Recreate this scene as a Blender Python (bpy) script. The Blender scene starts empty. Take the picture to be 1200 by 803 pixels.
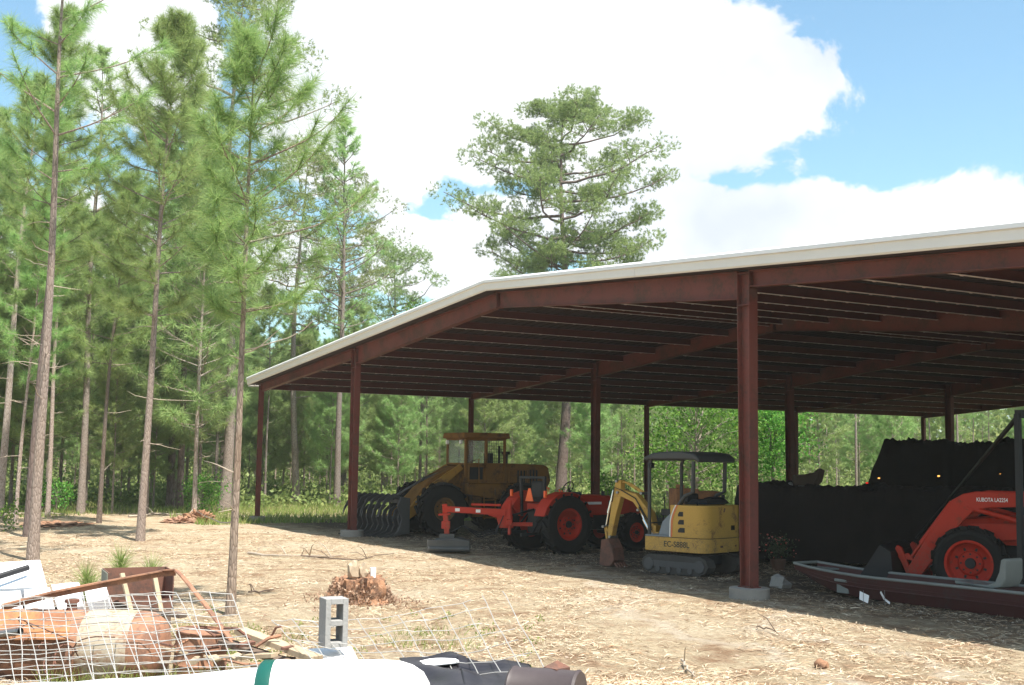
import bpy, bmesh, math, random
import numpy as np
from mathutils import Vector, Matrix, noise as mnoise
PI = math.pi
random.seed(7)
scene = bpy.context.scene
COL = scene.collection

# ------------------------------------------------------------------ camera numbers (photo 1200x803)
FOC, CAM = 1402.27, Vector((44.722, -14.5586, 2.3946))
YAW, PITCH, ROLL = -1.05, .099, .012
CF = Vector((math.sin(YAW)*math.cos(PITCH), math.cos(YAW)*math.cos(PITCH), math.sin(PITCH)))
CR0 = Vector((math.cos(YAW), -math.sin(YAW), 0)); CU0 = CR0.cross(CF)
CR = CR0*math.cos(ROLL) + CU0*math.sin(ROLL); CU = CU0*math.cos(ROLL) - CR0*math.sin(ROLL)
FH = Vector((math.sin(YAW), math.cos(YAW), 0)); RH = CR0.copy()
def ray(u, v): return CF + CR*((u-600)/FOC) - CU*((v-401.5)/FOC)
def at(u, v, d): return CAM + ray(u, v)*d                      # the point d metres deep
def onz(u, v, z=0.0):
    r = ray(u, v); return CAM + r*((z-CAM.z)/r.z)
def spot(u, d):                                                # ground point in column u, d metres deep
    p = at(u, 545, d); return Vector((p.x, p.y, 0))
def head(r, f): h = RH*r + FH*f; return math.atan2(h.y, h.x)

def smooth(a, b, x):
    t = min(1, max(0, (x-a)/(b-a))); return t*t*(3-2*t)
def H(x, y):                                                   # lie of the land
    t = (x-CAM.x)*FH.x + (y-CAM.y)*FH.y
    z = .5*smooth(13.6, 9.6, t)
    k = .3 + .7*smooth(1.5, -2.5, y)
    z += .09*k*mnoise.noise((x*.22, y*.22, 3.1)) + .035*mnoise.noise((x*.9, y*.9, 8.3))*k
    d = math.hypot(x-44, y+14)
    z += .6*mnoise.noise((x*.02, y*.02, 1.7))*smooth(70, 150, d)
    return z

# ------------------------------------------------------------------ object helpers
def link(o): COL.objects.link(o); return o
def tag(o, label=None, cat=None, group=None, kind=None):
    for k, v in (('label', label), ('category', cat), ('group', group), ('kind', kind)):
        if v: o[k] = v
    return o
def thing(name, label, cat, loc=(0, 0, 0), rz=0, group=None):
    o = link(bpy.data.objects.new(name, None)); o.location = loc; o.rotation_euler = (0, 0, rz)
    o.empty_display_size = .2
    return tag(o, label, cat, group)
def sub(name, parent, loc=(0, 0, 0), rot=(0, 0, 0)):
    o = link(bpy.data.objects.new(name, None)); o.parent = parent; o.location = loc; o.rotation_euler = rot
    o.empty_display_size = .1
    return o

class MB:
    def __init__(s): s.v = []; s.f = []
    def add(s, vs, fs):
        n = len(s.v); s.v += [tuple(p) for p in vs]; s.f += [tuple(i+n for i in f) for f in fs]; return s
    def box(s, c, d, rot=None, taper=1):
        x, y, z = d[0]/2, d[1]/2, d[2]/2; t = taper
        vs = [(-x, -y, -z), (x, -y, -z), (x, y, -z), (-x, y, -z), (-x*t, -y*t, z), (x*t, -y*t, z), (x*t, y*t, z), (-x*t, y*t, z)]
        M = rot.to_4x4() if rot else Matrix()
        c = Vector(c)
        return s.add([M @ Vector(p) + c for p in vs], [(0, 3, 2, 1), (4, 5, 6, 7), (0, 1, 5, 4), (1, 2, 6, 5), (2, 3, 7, 6), (3, 0, 4, 7)])
    def bar(s, a, b, w, h, up=(0, 0, 1), w2=None, h2=None):
        a, b = Vector(a), Vector(b); d = (b-a).normalized(); up = Vector(up)
        if abs(d.dot(up)) > .98: up = Vector((1, 0, 0))
        r = d.cross(up).normalized(); u = r.cross(d); w2 = w if w2 is None else w2; h2 = h if h2 is None else h2
        vs = [a-r*w/2-u*h/2, a+r*w/2-u*h/2, a+r*w/2+u*h/2, a-r*w/2+u*h/2, b-r*w2/2-u*h2/2, b+r*w2/2-u*h2/2, b+r*w2/2+u*h2/2, b-r*w2/2+u*h2/2]
        return s.add(vs, [(0, 3, 2, 1), (4, 5, 6, 7), (0, 1, 5, 4), (1, 2, 6, 5), (2, 3, 7, 6), (3, 0, 4, 7)])
    def tube(s, pts, rad, n=8, cap=True):
        pts = [Vector(p) for p in pts]; k = len(pts)
        if not hasattr(rad, '__len__'): rad = [rad]*k
        t0 = (pts[1]-pts[0]).normalized(); a = Vector((0, 0, 1)) if abs(t0.z) < .9 else Vector((1, 0, 0))
        nrm = t0.cross(a).normalized(); vs = []; fs = []
        for i, p in enumerate(pts):
            t = (pts[min(i+1, k-1)]-pts[max(i-1, 0)]).normalized()
            nrm = (nrm - t*nrm.dot(t)).normalized(); b = t.cross(nrm)
            for j in range(n):
                an = 2*PI*j/n; vs.append(p + (nrm*math.cos(an)+b*math.sin(an))*rad[i])
        for i in range(k-1):
            for j in range(n): fs.append((i*n+j, i*n+(j+1) % n, (i+1)*n+(j+1) % n, (i+1)*n+j))
        if cap: fs.append(tuple(range(n-1, -1, -1))); fs.append(tuple((k-1)*n+j for j in range(n)))
        return s.add(vs, fs)
    def cyl(s, a, b, r, n=16, r2=None): return s.tube([a, b], [r, r if r2 is None else r2], n)
    def prism(s, prof, y0, y1, ax='y'):                        # profile in the plane across ax
        k = len(prof)
        mk = {'y': lambda p, q: (p[0], q, p[1]), 'x': lambda p, q: (q, p[0], p[1]), 'z': lambda p, q: (p[0], p[1], q)}[ax]
        vs = [mk(p, y0) for p in prof]+[mk(p, y1) for p in prof]
        return s.add(vs, [tuple(range(k-1, -1, -1)), tuple(range(k, 2*k))]+[(i, (i+1) % k, k+(i+1) % k, k+i) for i in range(k)])
    def lathe(s, prof, c=(0, 0, 0), n=24, ax='z', close=False, cap=True): # prof (radius, along)
        c = Vector(c); vs = []; fs = []; k = len(prof)
        for i in range(n):
            a = 2*PI*i/n; ca, sa = math.cos(a), math.sin(a)
            for r, h in prof:
                vs.append(c+Vector({'z': (r*ca, r*sa, h), 'y': (r*ca, h, r*sa), 'x': (h, r*ca, r*sa)}[ax]))
        m = k if close else k-1
        for i in range(n):
            for j in range(m):
                fs.append((i*k+j, ((i+1) % n)*k+j, ((i+1) % n)*k+(j+1) % k, i*k+(j+1) % k))
        if not close and cap:
            for j, e in ((0, 0), (k-1, 1)):
                if prof[j][0] > 1e-4: fs.append(tuple(i*k+j for i in range(n)))
        return s.add(vs, fs)
    def blob(s, c, r, sub=2, amp=.2, fr=1.5, seed=0, sq=(1, 1, 1)):
        bm = bmesh.new(); bmesh.ops.create_icosphere(bm, subdivisions=sub, radius=1)
        c = Vector(c); r = Vector(r) if hasattr(r, '__len__') else Vector((r, r, r)); vs = []
        for v in bm.verts:
            d = 1+amp*mnoise.noise(v.co*fr+Vector((seed*3.7, seed, -seed)))
            vs.append(c+Vector((v.co.x*r.x*d, v.co.y*r.y*d, v.co.z*r.z*d)))
        fs = [[v.index for v in f.verts] for f in bm.faces]; bm.free()
        return s.add(vs, fs)
    def build(s, name, mat, parent=None, smooth=False, bevel=0, loc=None, fix=True, seg=2):
        me = bpy.data.meshes.new(name); me.from_pydata(s.v, [], s.f)
        if fix:
            bm = bmesh.new(); bm.from_mesh(me); bmesh.ops.recalc_face_normals(bm, faces=bm.faces); bm.to_mesh(me); bm.free()
        me.materials.append(mat)
        o = link(bpy.data.objects.new(name, me))
        if smooth:
            me.polygons.foreach_set('use_smooth', [True]*len(me.polygons))
            try: me.set_sharp_from_angle(angle=math.radians(42))
            except Exception: pass
        if parent: o.parent = parent
        if loc is not None: o.location = loc
        if bevel:
            m = o.modifiers.new('edge', 'BEVEL'); m.width = bevel; m.segments = seg; m.limit_method = 'ANGLE'; m.angle_limit = .6
            m.harden_normals = False
        return o

def tri_mesh(name, verts, faces, mat, parent=None, loc=None):  # big numpy meshes of equal-sized faces
    verts = np.asarray(verts, dtype=np.float32); faces = np.asarray(faces, dtype=np.int32); k = faces.shape[1]
    me = bpy.data.meshes.new(name)
    me.vertices.add(len(verts)); me.vertices.foreach_set('co', verts.ravel())
    me.loops.add(faces.size); me.loops.foreach_set('vertex_index', faces.ravel())
    me.polygons.add(len(faces)); me.polygons.foreach_set('loop_start', np.arange(0, faces.size, k, dtype=np.int32))
    me.update(calc_edges=True); me.validate()
    me.materials.append(mat)
    o = link(bpy.data.objects.new(name, me))
    if parent: o.parent = parent
    if loc is not None: o.location = loc
    return o

def copy_tree(o, parent=None):
    c = o.copy(); COL.objects.link(c); c.parent = parent
    for ch in [x for x in KIDS.get(o.name, [])]:
        copy_tree(ch, c)
    return c
KIDS = {}
def learn(o): KIDS[o.name] = list(o.children); [learn(c) for c in o.children]

def lettering(text, size, mat, parent, loc, rot, name='lettering', ext=.002):
    cu = bpy.data.curves.new(name, 'FONT'); cu.body = text; cu.size = size; cu.extrude = ext; cu.align_x = 'CENTER'; cu.align_y = 'CENTER'
    cu.materials.append(mat); cu.offset = size*.018
    t = link(bpy.data.objects.new(name, cu)); me = bpy.data.meshes.new_from_object(t.evaluated_get(bpy.context.evaluated_depsgraph_get()))
    bpy.data.objects.remove(t); o = link(bpy.data.objects.new(name, me)); o.parent = parent; o.location = loc; o.rotation_euler = rot
    return o

# ------------------------------------------------------------------ materials
def newmat(name):
    m = bpy.data.materials.new(name); m.use_nodes = True; nt = m.node_tree; nt.nodes.clear()
    out = nt.nodes.new('ShaderNodeOutputMaterial')
    return m, nt, out
def N(nt, t, **kw):
    n = nt.nodes.new(t)
    for k, v in kw.items():
        if k.startswith('i_'):
            key = k[2:].replace('_', ' ')
            key = int(key) if key.isdigit() else key
            n.inputs[key].default_value = v
        else: setattr(n, k, v)
    return n
def ramp(nt, fac, stops, interp='LINEAR'):
    r = nt.nodes.new('ShaderNodeValToRGB'); r.color_ramp.interpolation = interp
    e = r.color_ramp.elements
    while len(e) < len(stops): e.new(.5)
    for el, (p, c) in zip(e, stops): el.position = p; el.color = (*c, 1)
    nt.links.new(fac, r.inputs[0]); return r.outputs[0]
def mixc(nt, fac, a, b, mode='MIX'):
    m = nt.nodes.new('ShaderNodeMix'); m.data_type = 'RGBA'; m.blend_type = mode; m.clamp_factor = True
    for s, x in ((m.inputs[0], fac), (m.inputs[6], a), (m.inputs[7], b)):
        if isinstance(x, (int, float)): s.default_value = x
        elif isinstance(x, tuple): s.default_value = (*x, 1)
        else: nt.links.new(x, s)
    return m.outputs[2]
def noise(nt, scale, detail=6, rough=.6, vec=None, dist=0):
    n = N(nt, 'ShaderNodeTexNoise'); n.inputs['Scale'].default_value = scale; n.inputs['Detail'].default_value = detail
    n.inputs['Roughness'].default_value = rough; n.inputs['Distortion'].default_value = dist
    if vec is not None: nt.links.new(vec, n.inputs['Vector'])
    return n.outputs['Fac']
def coords(nt, scale=(1, 1, 1), rot=(0, 0, 0), kind='Object'):
    t = N(nt, 'ShaderNodeTexCoord'); mp = N(nt, 'ShaderNodeMapping')
    mp.inputs['Scale'].default_value = scale; mp.inputs['Rotation'].default_value = rot
    nt.links.new(t.outputs[kind], mp.inputs['Vector']); return mp.outputs[0]
def mathn(nt, op, a, b=None, clamp=False):
    m = N(nt, 'ShaderNodeMath', operation=op, use_clamp=clamp)
    for s, x in zip(m.inputs, (a, b)):
        if x is None: continue
        if isinstance(x, (int, float)): s.default_value = x
        else: nt.links.new(x, s)
    return m.outputs[0]
def bump(nt, h, strength=.4, dist=.02):
    b = N(nt, 'ShaderNodeBump'); b.inputs['Strength'].default_value = strength; b.inputs['Distance'].default_value = dist
    nt.links.new(h, b.inputs['Height']); return b.outputs[0]

def painted(name, col, wear=(.10, .06, .04), amount=.35, rough=.45, scale=3, dust=.25, metallic=0, dcol=(.30, .24, .17), mud=0):
    """worn paint: patches of wear, fine dirt, dust settled unevenly"""
    m, nt, out = newmat(name); v = coords(nt)
    n1 = noise(nt, scale, 8, .65, v); n2 = noise(nt, scale*9, 5, .6, v); n3 = noise(nt, scale*.5, 4, .5, v)
    base = mixc(nt, mathn(nt, 'MULTIPLY', n2, .5), col, tuple(c*.72 for c in col))
    w = mathn(nt, 'MULTIPLY', mathn(nt, 'ADD', n1, mathn(nt, 'MULTIPLY', n2, .35)), 1.0)
    wf = ramp(nt, w, [(.80-amount*.3, (0, 0, 0)), (.90-amount*.2, (1, 1, 1))])
    c = mixc(nt, wf, base, wear)
    c = mixc(nt, mathn(nt, 'MULTIPLY', n3, dust), c, dcol)
    if mud:
        sz = N(nt, 'ShaderNodeSeparateXYZ'); nt.links.new(v, sz.inputs[0])
        k = mathn(nt, 'MULTIPLY', mathn(nt, 'SUBTRACT', 1.15, sz.outputs[2], True), mathn(nt, 'MULTIPLY', ramp(nt, mathn(nt, 'ADD', mathn(nt, 'MULTIPLY', n2, .5), mathn(nt, 'MULTIPLY', n1, .5)), [(.42, (0, 0, 0)), (.62, (1, 1, 1))]), mud), True)
        c = mixc(nt, k, c, (.13, .095, .07))
    b = N(nt, 'ShaderNodeBsdfPrincipled'); nt.links.new(c, b.inputs['Base Color']); b.inputs['Metallic'].default_value = metallic; b.inputs['Specular IOR Level'].default_value = .3
    nt.links.new(mathn(nt, 'ADD', mathn(nt, 'MULTIPLY', n1, .3), rough-.1), b.inputs['Roughness'])
    nt.links.new(bump(nt, n2, .12, .004), b.inputs['Normal'])
    nt.links.new(b.outputs[0], out.inputs[0]); return m

def foliage(name, c0, c1, c2, trans=.35, rough=.55):
    m, nt, out = newmat(name)
    g = N(nt, 'ShaderNodeNewGeometry'); oi = N(nt, 'ShaderNodeObjectInfo')
    c = ramp(nt, g.outputs['Random Per Island'], [(0, c0), (.55, c1), (1, c2)])
    hv = N(nt, 'ShaderNodeHueSaturation'); nt.links.new(c, hv.inputs['Color'])
    nt.links.new(mathn(nt, 'ADD', mathn(nt, 'MULTIPLY', oi.outputs['Random'], .04), .48), hv.inputs['Hue'])
    nt.links.new(mathn(nt, 'ADD', mathn(nt, 'MULTIPLY', oi.outputs['Random'], .35), .98), hv.inputs['Value'])
    d = N(nt, 'ShaderNodeBsdfPrincipled'); nt.links.new(hv.outputs[0], d.inputs['Base Color']); d.inputs['Roughness'].default_value = rough
    d.inputs['Specular IOR Level'].default_value = .25
    t = N(nt, 'ShaderNodeBsdfTranslucent'); nt.links.new(hv.outputs[0], t.inputs[0])
    mx = N(nt, 'ShaderNodeMixShader'); mx.inputs[0].default_value = trans
    nt.links.new(d.outputs[0], mx.inputs[1]); nt.links.new(t.outputs[0], mx.inputs[2]); nt.links.new(mx.outputs[0], out.inputs[0])
    return m

def bark(name, c0, c1, c2, sc=7):
    m, nt, out = newmat(name); v = coords(nt, (1, 1, .28)); v2 = coords(nt, (1, 1, 1))
    vo = N(nt, 'ShaderNodeTexVoronoi', feature='DISTANCE_TO_EDGE'); vo.inputs['Scale'].default_value = sc*3.6
    nt.links.new(mixc(nt, .12, v, N(nt, 'ShaderNodeTexNoise', i_Scale=6.0).outputs['Color']), vo.inputs['Vector'])
    n1 = noise(nt, sc, 7, .7, v); n2 = noise(nt, .6, 3, .5, v2)
    c = mixc(nt, n1, c0, c1); c = mixc(nt, ramp(nt, n2, [(.4, (0, 0, 0)), (.65, (1, 1, 1))]), c, c2)
    cr = ramp(nt, vo.outputs['Distance'], [(.0, (.5, .46, .43)), (.14, (1, 1, 1))])
    c = mixc(nt, 1.0, c, cr, 'MULTIPLY')
    oi = N(nt, 'ShaderNodeObjectInfo')
    hv = N(nt, 'ShaderNodeHueSaturation'); nt.links.new(c, hv.inputs['Color'])
    nt.links.new(mathn(nt, 'ADD', mathn(nt, 'MULTIPLY', oi.outputs['Random'], .7), .7), hv.inputs['Value'])
    b = N(nt, 'ShaderNodeBsdfPrincipled'); nt.links.new(hv.outputs[0], b.inputs['Base Color']); b.inputs['Roughness'].default_value = .9
    nt.links.new(bump(nt, mathn(nt, 'ADD', n1, vo.outputs['Distance']), .8, .03), b.inputs['Normal'])
    nt.links.new(b.outputs[0], out.inputs[0]); return m

def ground_mat():
    m, nt, out = newmat('pine_straw_ground')
    big = noise(nt, .22, 5, .6, coords(nt)); mid = noise(nt, 1.3, 7, .68, coords(nt)); fine = noise(nt, 16, 6, .7, coords(nt))
    f1 = noise(nt, 5, 6, .7, coords(nt, (1, 9, 1), (0, 0, .5)), 1.2); f2 = noise(nt, 5, 6, .7, coords(nt, (9, 1, 1), (0, 0, .3)), 1.2)
    f3 = noise(nt, 4, 6, .7, coords(nt, (1, 10, 1), (0, 0, -.9)), 1.2)
    fib = mathn(nt, 'MAXIMUM', mathn(nt, 'MAXIMUM', f1, f2), f3)
    c = ramp(nt, fib, [(.40, (.23, .165, .10)), (.52, (.46, .36, .235)), (.62, (.60, .505, .355)), (.76, (.72, .64, .48))])
    c = mixc(nt, ramp(nt, mid, [(.45, (0, 0, 0)), (.68, (1, 1, 1))]), c, mixc(nt, fib, (.15, .085, .05), (.36, .215, .125)))
    c = mixc(nt, mathn(nt, 'MULTIPLY', ramp(nt, big, [(.5, (0, 0, 0)), (.66, (1, 1, 1))]), .55), c, mixc(nt, fine, (.46, .38, .27), (.70, .62, .48)))
    sp2 = noise(nt, 30, 4, .75, coords(nt)); sp3 = noise(nt, 7, 5, .7, coords(nt), .6)
    c = mixc(nt, mathn(nt, 'MULTIPLY', ramp(nt, sp2, [(.52, (0, 0, 0)), (.68, (1, 1, 1))]), .42), c, (.19, .13, .085))
    c = mixc(nt, mathn(nt, 'MULTIPLY', ramp(nt, sp3, [(.53, (0, 0, 0)), (.66, (1, 1, 1))]), .62), c, mixc(nt, sp2, (.17, .11, .07), (.36, .24, .15)))
    gp_ = N(nt, 'ShaderNodeNewGeometry'); dp = N(nt, 'ShaderNodeVectorMath', operation='DOT_PRODUCT'); nt.links.new(gp_.outputs['Position'], dp.inputs[0]); dp.inputs[1].default_value = (.401, .916, 0)
    rd = mathn(nt, 'ADD', mathn(nt, 'SUBTRACT', dp.outputs['Value'], 10.0), mathn(nt, 'MULTIPLY', mathn(nt, 'SUBTRACT', big, .5), 7.0))
    rut = mathn(nt, 'ABSOLUTE', mathn(nt, 'SUBTRACT', mathn(nt, 'ABSOLUTE', rd), .85))
    rutf = mathn(nt, 'MULTIPLY', ramp(nt, mathn(nt, 'ADD', rut, mathn(nt, 'MULTIPLY', mid, .35)), [(.22, (1, 1, 1)), (.50, (0, 0, 0))]), .6)
    c = mixc(nt, rutf, c, mixc(nt, fine, (.46, .38, .29), (.66, .58, .47)))
    # soil and thin grass beyond the clearing
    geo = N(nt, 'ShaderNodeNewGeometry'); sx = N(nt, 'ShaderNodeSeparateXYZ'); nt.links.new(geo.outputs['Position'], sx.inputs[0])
    dd = N(nt, 'ShaderNodeVectorMath', operation='DISTANCE'); nt.links.new(geo.outputs['Position'], dd.inputs[0]); dd.inputs[1].default_value = (20, -6, 0)
    far = ramp(nt, mathn(nt, 'ADD', mathn(nt, 'MULTIPLY', dd.outputs['Value'], .02), mathn(nt, 'MULTIPLY', mid, .22)), [(.62, (0, 0, 0)), (.86, (1, 1, 1))])
    c = mixc(nt, far, c, mixc(nt, mid, (.10, .12, .04), (.22, .17, .10)))
    shade_earth = mixc(nt, mid, (.055, .041, .032), (.135, .105, .08))  # dirt floor, darkened to stand in for the shade under the roof
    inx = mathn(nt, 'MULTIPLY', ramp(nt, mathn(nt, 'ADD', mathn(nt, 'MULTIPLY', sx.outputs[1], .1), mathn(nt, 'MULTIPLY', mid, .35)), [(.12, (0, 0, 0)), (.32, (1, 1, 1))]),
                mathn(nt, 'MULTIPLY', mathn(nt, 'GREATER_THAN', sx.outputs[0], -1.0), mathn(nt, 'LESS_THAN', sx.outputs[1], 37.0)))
    c = mixc(nt, mathn(nt, 'MULTIPLY', inx, .9), c, shade_earth)
    b = N(nt, 'ShaderNodeBsdfPrincipled'); nt.links.new(c, b.inputs['Base Color']); b.inputs['Roughness'].default_value = .95
    b.inputs['Specular IOR Level'].default_value = .15
    nt.links.new(bump(nt, mathn(nt, 'ADD', fib, mathn(nt, 'ADD', mathn(nt, 'MULTIPLY', mid, .8), mathn(nt, 'MULTIPLY', sp3, .8))), 1.0, .07), b.inputs['Normal'])
    nt.links.new(b.outputs[0], out.inputs[0]); return m

def plain(name, col, rough=.6, metallic=0, vary=.25, scale=8, bmp=.1, spec=.5):
    m, nt, out = newmat(name); v = coords(nt); n = noise(nt, scale, 6, .65, v); n2 = noise(nt, scale*.25, 4, .6, v)
    c = mixc(nt, n, tuple(x*(1-vary) for x in col), tuple(min(1, x*(1+vary)) for x in col))
    c = mixc(nt, mathn(nt, 'MULTIPLY', ramp(nt, n2, [(.45, (0, 0, 0)), (.75, (1, 1, 1))]), vary), c, tuple(x*.55 for x in col))
    b = N(nt, 'ShaderNodeBsdfPrincipled'); nt.links.new(c, b.inputs['Base Color']); b.inputs['Roughness'].default_value = rough; b.inputs['Metallic'].default_value = metallic; b.inputs['Specular IOR Level'].default_value = spec
    if bmp: nt.links.new(bump(nt, n, bmp, .01), b.inputs['Normal'])
    nt.links.new(b.outputs[0], out.inputs[0]); return m
def island(name, cols, rough=.9):
    m, nt, out = newmat(name); g = N(nt, 'ShaderNodeNewGeometry')
    c = ramp(nt, g.outputs['Random Per Island'], [(i/(len(cols)-1), c) for i, c in enumerate(cols)])
    b = N(nt, 'ShaderNodeBsdfPrincipled'); nt.links.new(c, b.inputs['Base Color']); b.inputs['Roughness'].default_value = rough; b.inputs['Specular IOR Level'].default_value = .2
    nt.links.new(b.outputs[0], out.inputs[0]); return m
def lamp_mat(name, col, s):
    m, nt, out = newmat(name); e = N(nt, 'ShaderNodeEmission'); e.inputs[0].default_value = (*col, 1); e.inputs[1].default_value = s
    nt.links.new(e.outputs[0], out.inputs[0]); return m

M = {}
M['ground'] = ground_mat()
M['primer'] = painted('red_oxide_primer', (.145, .029, .023), (.07, .022, .018), .5, .5, 1.6, .12)
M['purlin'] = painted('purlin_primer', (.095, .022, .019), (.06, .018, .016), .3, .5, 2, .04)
M['litflange'] = plain('lit_purlin_flange', (.72, .60, .57), .5, 0, .25, 6)  # paler than the purlin primer: bounced light put into the colour
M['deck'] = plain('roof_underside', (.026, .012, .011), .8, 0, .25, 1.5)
M['roofing'] = plain('white_roof_steel', (.78, .78, .79), .35, 0, .06, 2, .02)
M['trim'] = plain('beige_trim', (.70, .685, .66), .5, 0, .10, 1.2, .02)
M['concrete'] = plain('concrete', (.27, .25, .225), .9, 0, .4, 5, .5)
M['orange'] = painted('orange_paint', (.46, .021, .0035), (.22, .03, .01), .14, .5, 3, .04, mud=.8)
M['orange_rim'] = painted('orange_rim_paint', (.47, .020, .004), (.16, .025, .012), .12, .6, 4, .03)
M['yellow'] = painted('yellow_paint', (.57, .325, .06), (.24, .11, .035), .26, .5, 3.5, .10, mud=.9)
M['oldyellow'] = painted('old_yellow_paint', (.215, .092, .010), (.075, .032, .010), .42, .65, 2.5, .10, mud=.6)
M['rubber'] = plain('tyre_rubber', (.018, .017, .016), .9, 0, .3, 10, .3, .2)
M['rubberdust'] = plain('dusty_rubber', (.055, .05, .045), .9, 0, .35, 10, .3)
M['black'] = plain('black_paint', (.016, .016, .018), .5, 0, .3, 5, .1, .3)
M['armyellow'] = painted('lit_arm_yellow', (.40, .20, .025), (.12, .05, .02), .35, .6, 3, .1)  # brighter copy of the loader yellow, so the arms read as lit
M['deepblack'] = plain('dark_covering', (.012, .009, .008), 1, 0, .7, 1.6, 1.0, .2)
M['steel'] = plain('worn_steel', (.25, .25, .25), .4, .8, .3, 8)
M['grapple'] = plain('grapple_steel', (.075, .073, .075), .5, .3, .3, 7)
M['greycanopy'] = plain('grey_canopy_paint', (.045, .045, .044), .55, 0, .25, 4)
M['greyfloor'] = plain('grey_cab_panels', (.19, .215, .235), .55, 0, .25, 5)
M['chrome'] = plain('bright_steel', (.75, .75, .75), .15, 1, .1, 6)
M['white'] = plain('white_plastic', (.86, .86, .87), .5, 0, .05, 3, .05)
M['whitedirty'] = painted('dirty_white_tank', (.84, .84, .83), (.42, .36, .28), .34, .5, 5, .12)
M['darksteel'] = plain('dark_worn_steel', (.075, .075, .072), .5, .3, .35, 8)
M['shadebrown'] = plain('dark_brown_paint', (.05, .028, .016), .8, 0, .3, 6)
M['decal'] = plain('decal_white', (.75, .72, .68), .5, 0, .05)
M['decaldark'] = plain('decal_dark', (.05, .04, .02), .6, 0, .1)
M['decalorange'] = plain('decal_orange', (.62, .15, .05), .5, 0, .1)
M['smv'] = plain('orange_emblem', (.95, .13, .02), .4, 0, .05)
M['rust'] = painted('rusty_iron', (.36, .17, .10), (.17, .08, .055), .55, .85, 5, .3)
M['rustorange'] = painted('orange_rust_sheet', (.46, .19, .075), (.26, .10, .05), .6, .8, 4, .3)
M['rustdark'] = painted('dark_rust', (.17, .07, .05), (.08, .04, .035), .5, .9, 5, .25)
M['tan'] = painted('tan_drum_paint', (.44, .38, .29), (.25, .12, .07), .45, .7, 4, .3)
M['galv'] = plain('galvanised_wire', (.40, .39, .37), .55, .2, .3, 30, 0)
M['cinder'] = plain('cinder_block', (.30, .295, .285), .95, 0, .25, 30, .7)
M['wood'] = plain('weathered_wood', (.40, .31, .21), .85, 0, .35, 9, .4)
M['wooddark'] = plain('dark_wood', (.14, .10, .075), .9, 0, .35, 9, .4)
M['green'] = plain('green_band', (.008, .085, .065), .4, 0, .1)
M['blacktarp'] = plain('black_plastic_sheet', (.020, .018, .022), .38, 0, .3, 4, .3)
M['boat'] = painted('maroon_boat_paint', (.06, .014, .014), (.05, .022, .022), .3, .55, 2.5, .04)
M['boatin'] = plain('grey_boat_trim', (.20, .21, .195), .5, 0, .2, 4)
M['stump'] = painted('stump_wood', (.33, .17, .095), (.12, .06, .04), .5, .95, 8, .2)
M['rock'] = plain('sandy_rock', (.38, .30, .21), .9, 0, .3, 9, .6)
M['clay'] = plain('red_clay', (.33, .19, .125), .95, 0, .4, 9, .8)
M['amber'] = lamp_mat('amber_lamp', (1, .45, .10), 1.1)
M['red'] = lamp_mat('red_lamp', (1, .02, .015), .4)
M['terracotta'] = plain('plant_pot', (.12, .06, .04), .8)
M['glass'] = None
m, nt, out = newmat('dirty_cab_glass')
b = N(nt, 'ShaderNodeBsdfPrincipled'); b.inputs['Base Color'].default_value = (.75, .8, .75, 1); b.inputs['Roughness'].default_value = .08
b.inputs['Transmission Weight'].default_value = .0; b.inputs['Alpha'].default_value = .10
nt.links.new(b.outputs[0], out.inputs[0]); M['glass'] = m
M['needle_near'] = foliage('longleaf_needles', (.175, .285, .09), (.26, .385, .13), (.35, .435, .165), .5)
M['needle'] = foliage('pine_needles', (.205, .31, .115), (.285, .40, .15), (.375, .45, .185), .52)
M['needle_loblolly'] = foliage('loblolly_needles', (.145, .205, .07), (.23, .30, .105), (.32, .365, .14), .45)
M['leaf'] = foliage('broad_leaves', (.05, .14, .02), (.10, .24, .03), (.20, .34, .06), .45)
M['leafdark'] = foliage('undergrowth_leaves', (.13, .18, .05), (.19, .25, .08), (.28, .32, .11), .45)
M['grass'] = foliage('grass_blades', (.13, .19, .04), (.20, .27, .065), (.36, .34, .14), .45)
M['bark_young'] = bark('young_pine_bark', (.25, .18, .14), (.42, .35, .30), (.30, .24, .21))
M['bark_orange'] = bark('flaky_orange_bark', (.15, .105, .075), (.30, .225, .17), (.24, .20, .17))
M['bark_far'] = bark('far_pine_bark', (.20, .15, .12), (.36, .30, .26), (.30, .26, .23))
M['bark_old'] = bark('old_pine_bark', (.10, .07, .06), (.19, .14, .12), (.14, .11, .10), 4)
M['deadwood'] = plain('bare_branch', (.40, .33, .26), .9, 0, .3, 8)
M['litter'] = island('straw_litter', [(.13, .08, .05), (.22, .14, .085), (.44, .31, .19), (.62, .50, .35), (.70, .61, .47), (.30, .18, .10)])
M['chips'] = island('wood_chips', [(.26, .13, .075), (.40, .26, .16), (.55, .44, .32), (.18, .11, .075), (.62, .53, .43)])
# ------------------------------------------------------------------ world, sun, camera
SUN = Vector((.46, .06, 1.0)).normalized()
w = bpy.data.worlds.new('World'); scene.world = w; w.use_nodes = True; nt = w.node_tree; nt.nodes.clear()
out = N(nt, 'ShaderNodeOutputWorld'); bg = N(nt, 'ShaderNodeBackground'); bg.inputs[1].default_value = .09
sky = N(nt, 'ShaderNodeTexSky', sky_type='NISHITA', sun_disc=False)
sky.sun_elevation = math.asin(SUN.z); sky.sun_rotation = math.atan2(SUN.x, SUN.y); sky.altitude = 60; sky.air_density = 1.0; sky.dust_density = 1.2; sky.ozone_density = 1.6
tc = N(nt, 'ShaderNodeTexCoord'); sp = N(nt, 'ShaderNodeSeparateXYZ'); nt.links.new(tc.outputs['Generated'], sp.inputs[0])
az = mathn(nt, 'ARCTAN2', sp.outputs[0], sp.outputs[1]); el = mathn(nt, 'ARCSINE', sp.outputs[2])
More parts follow.
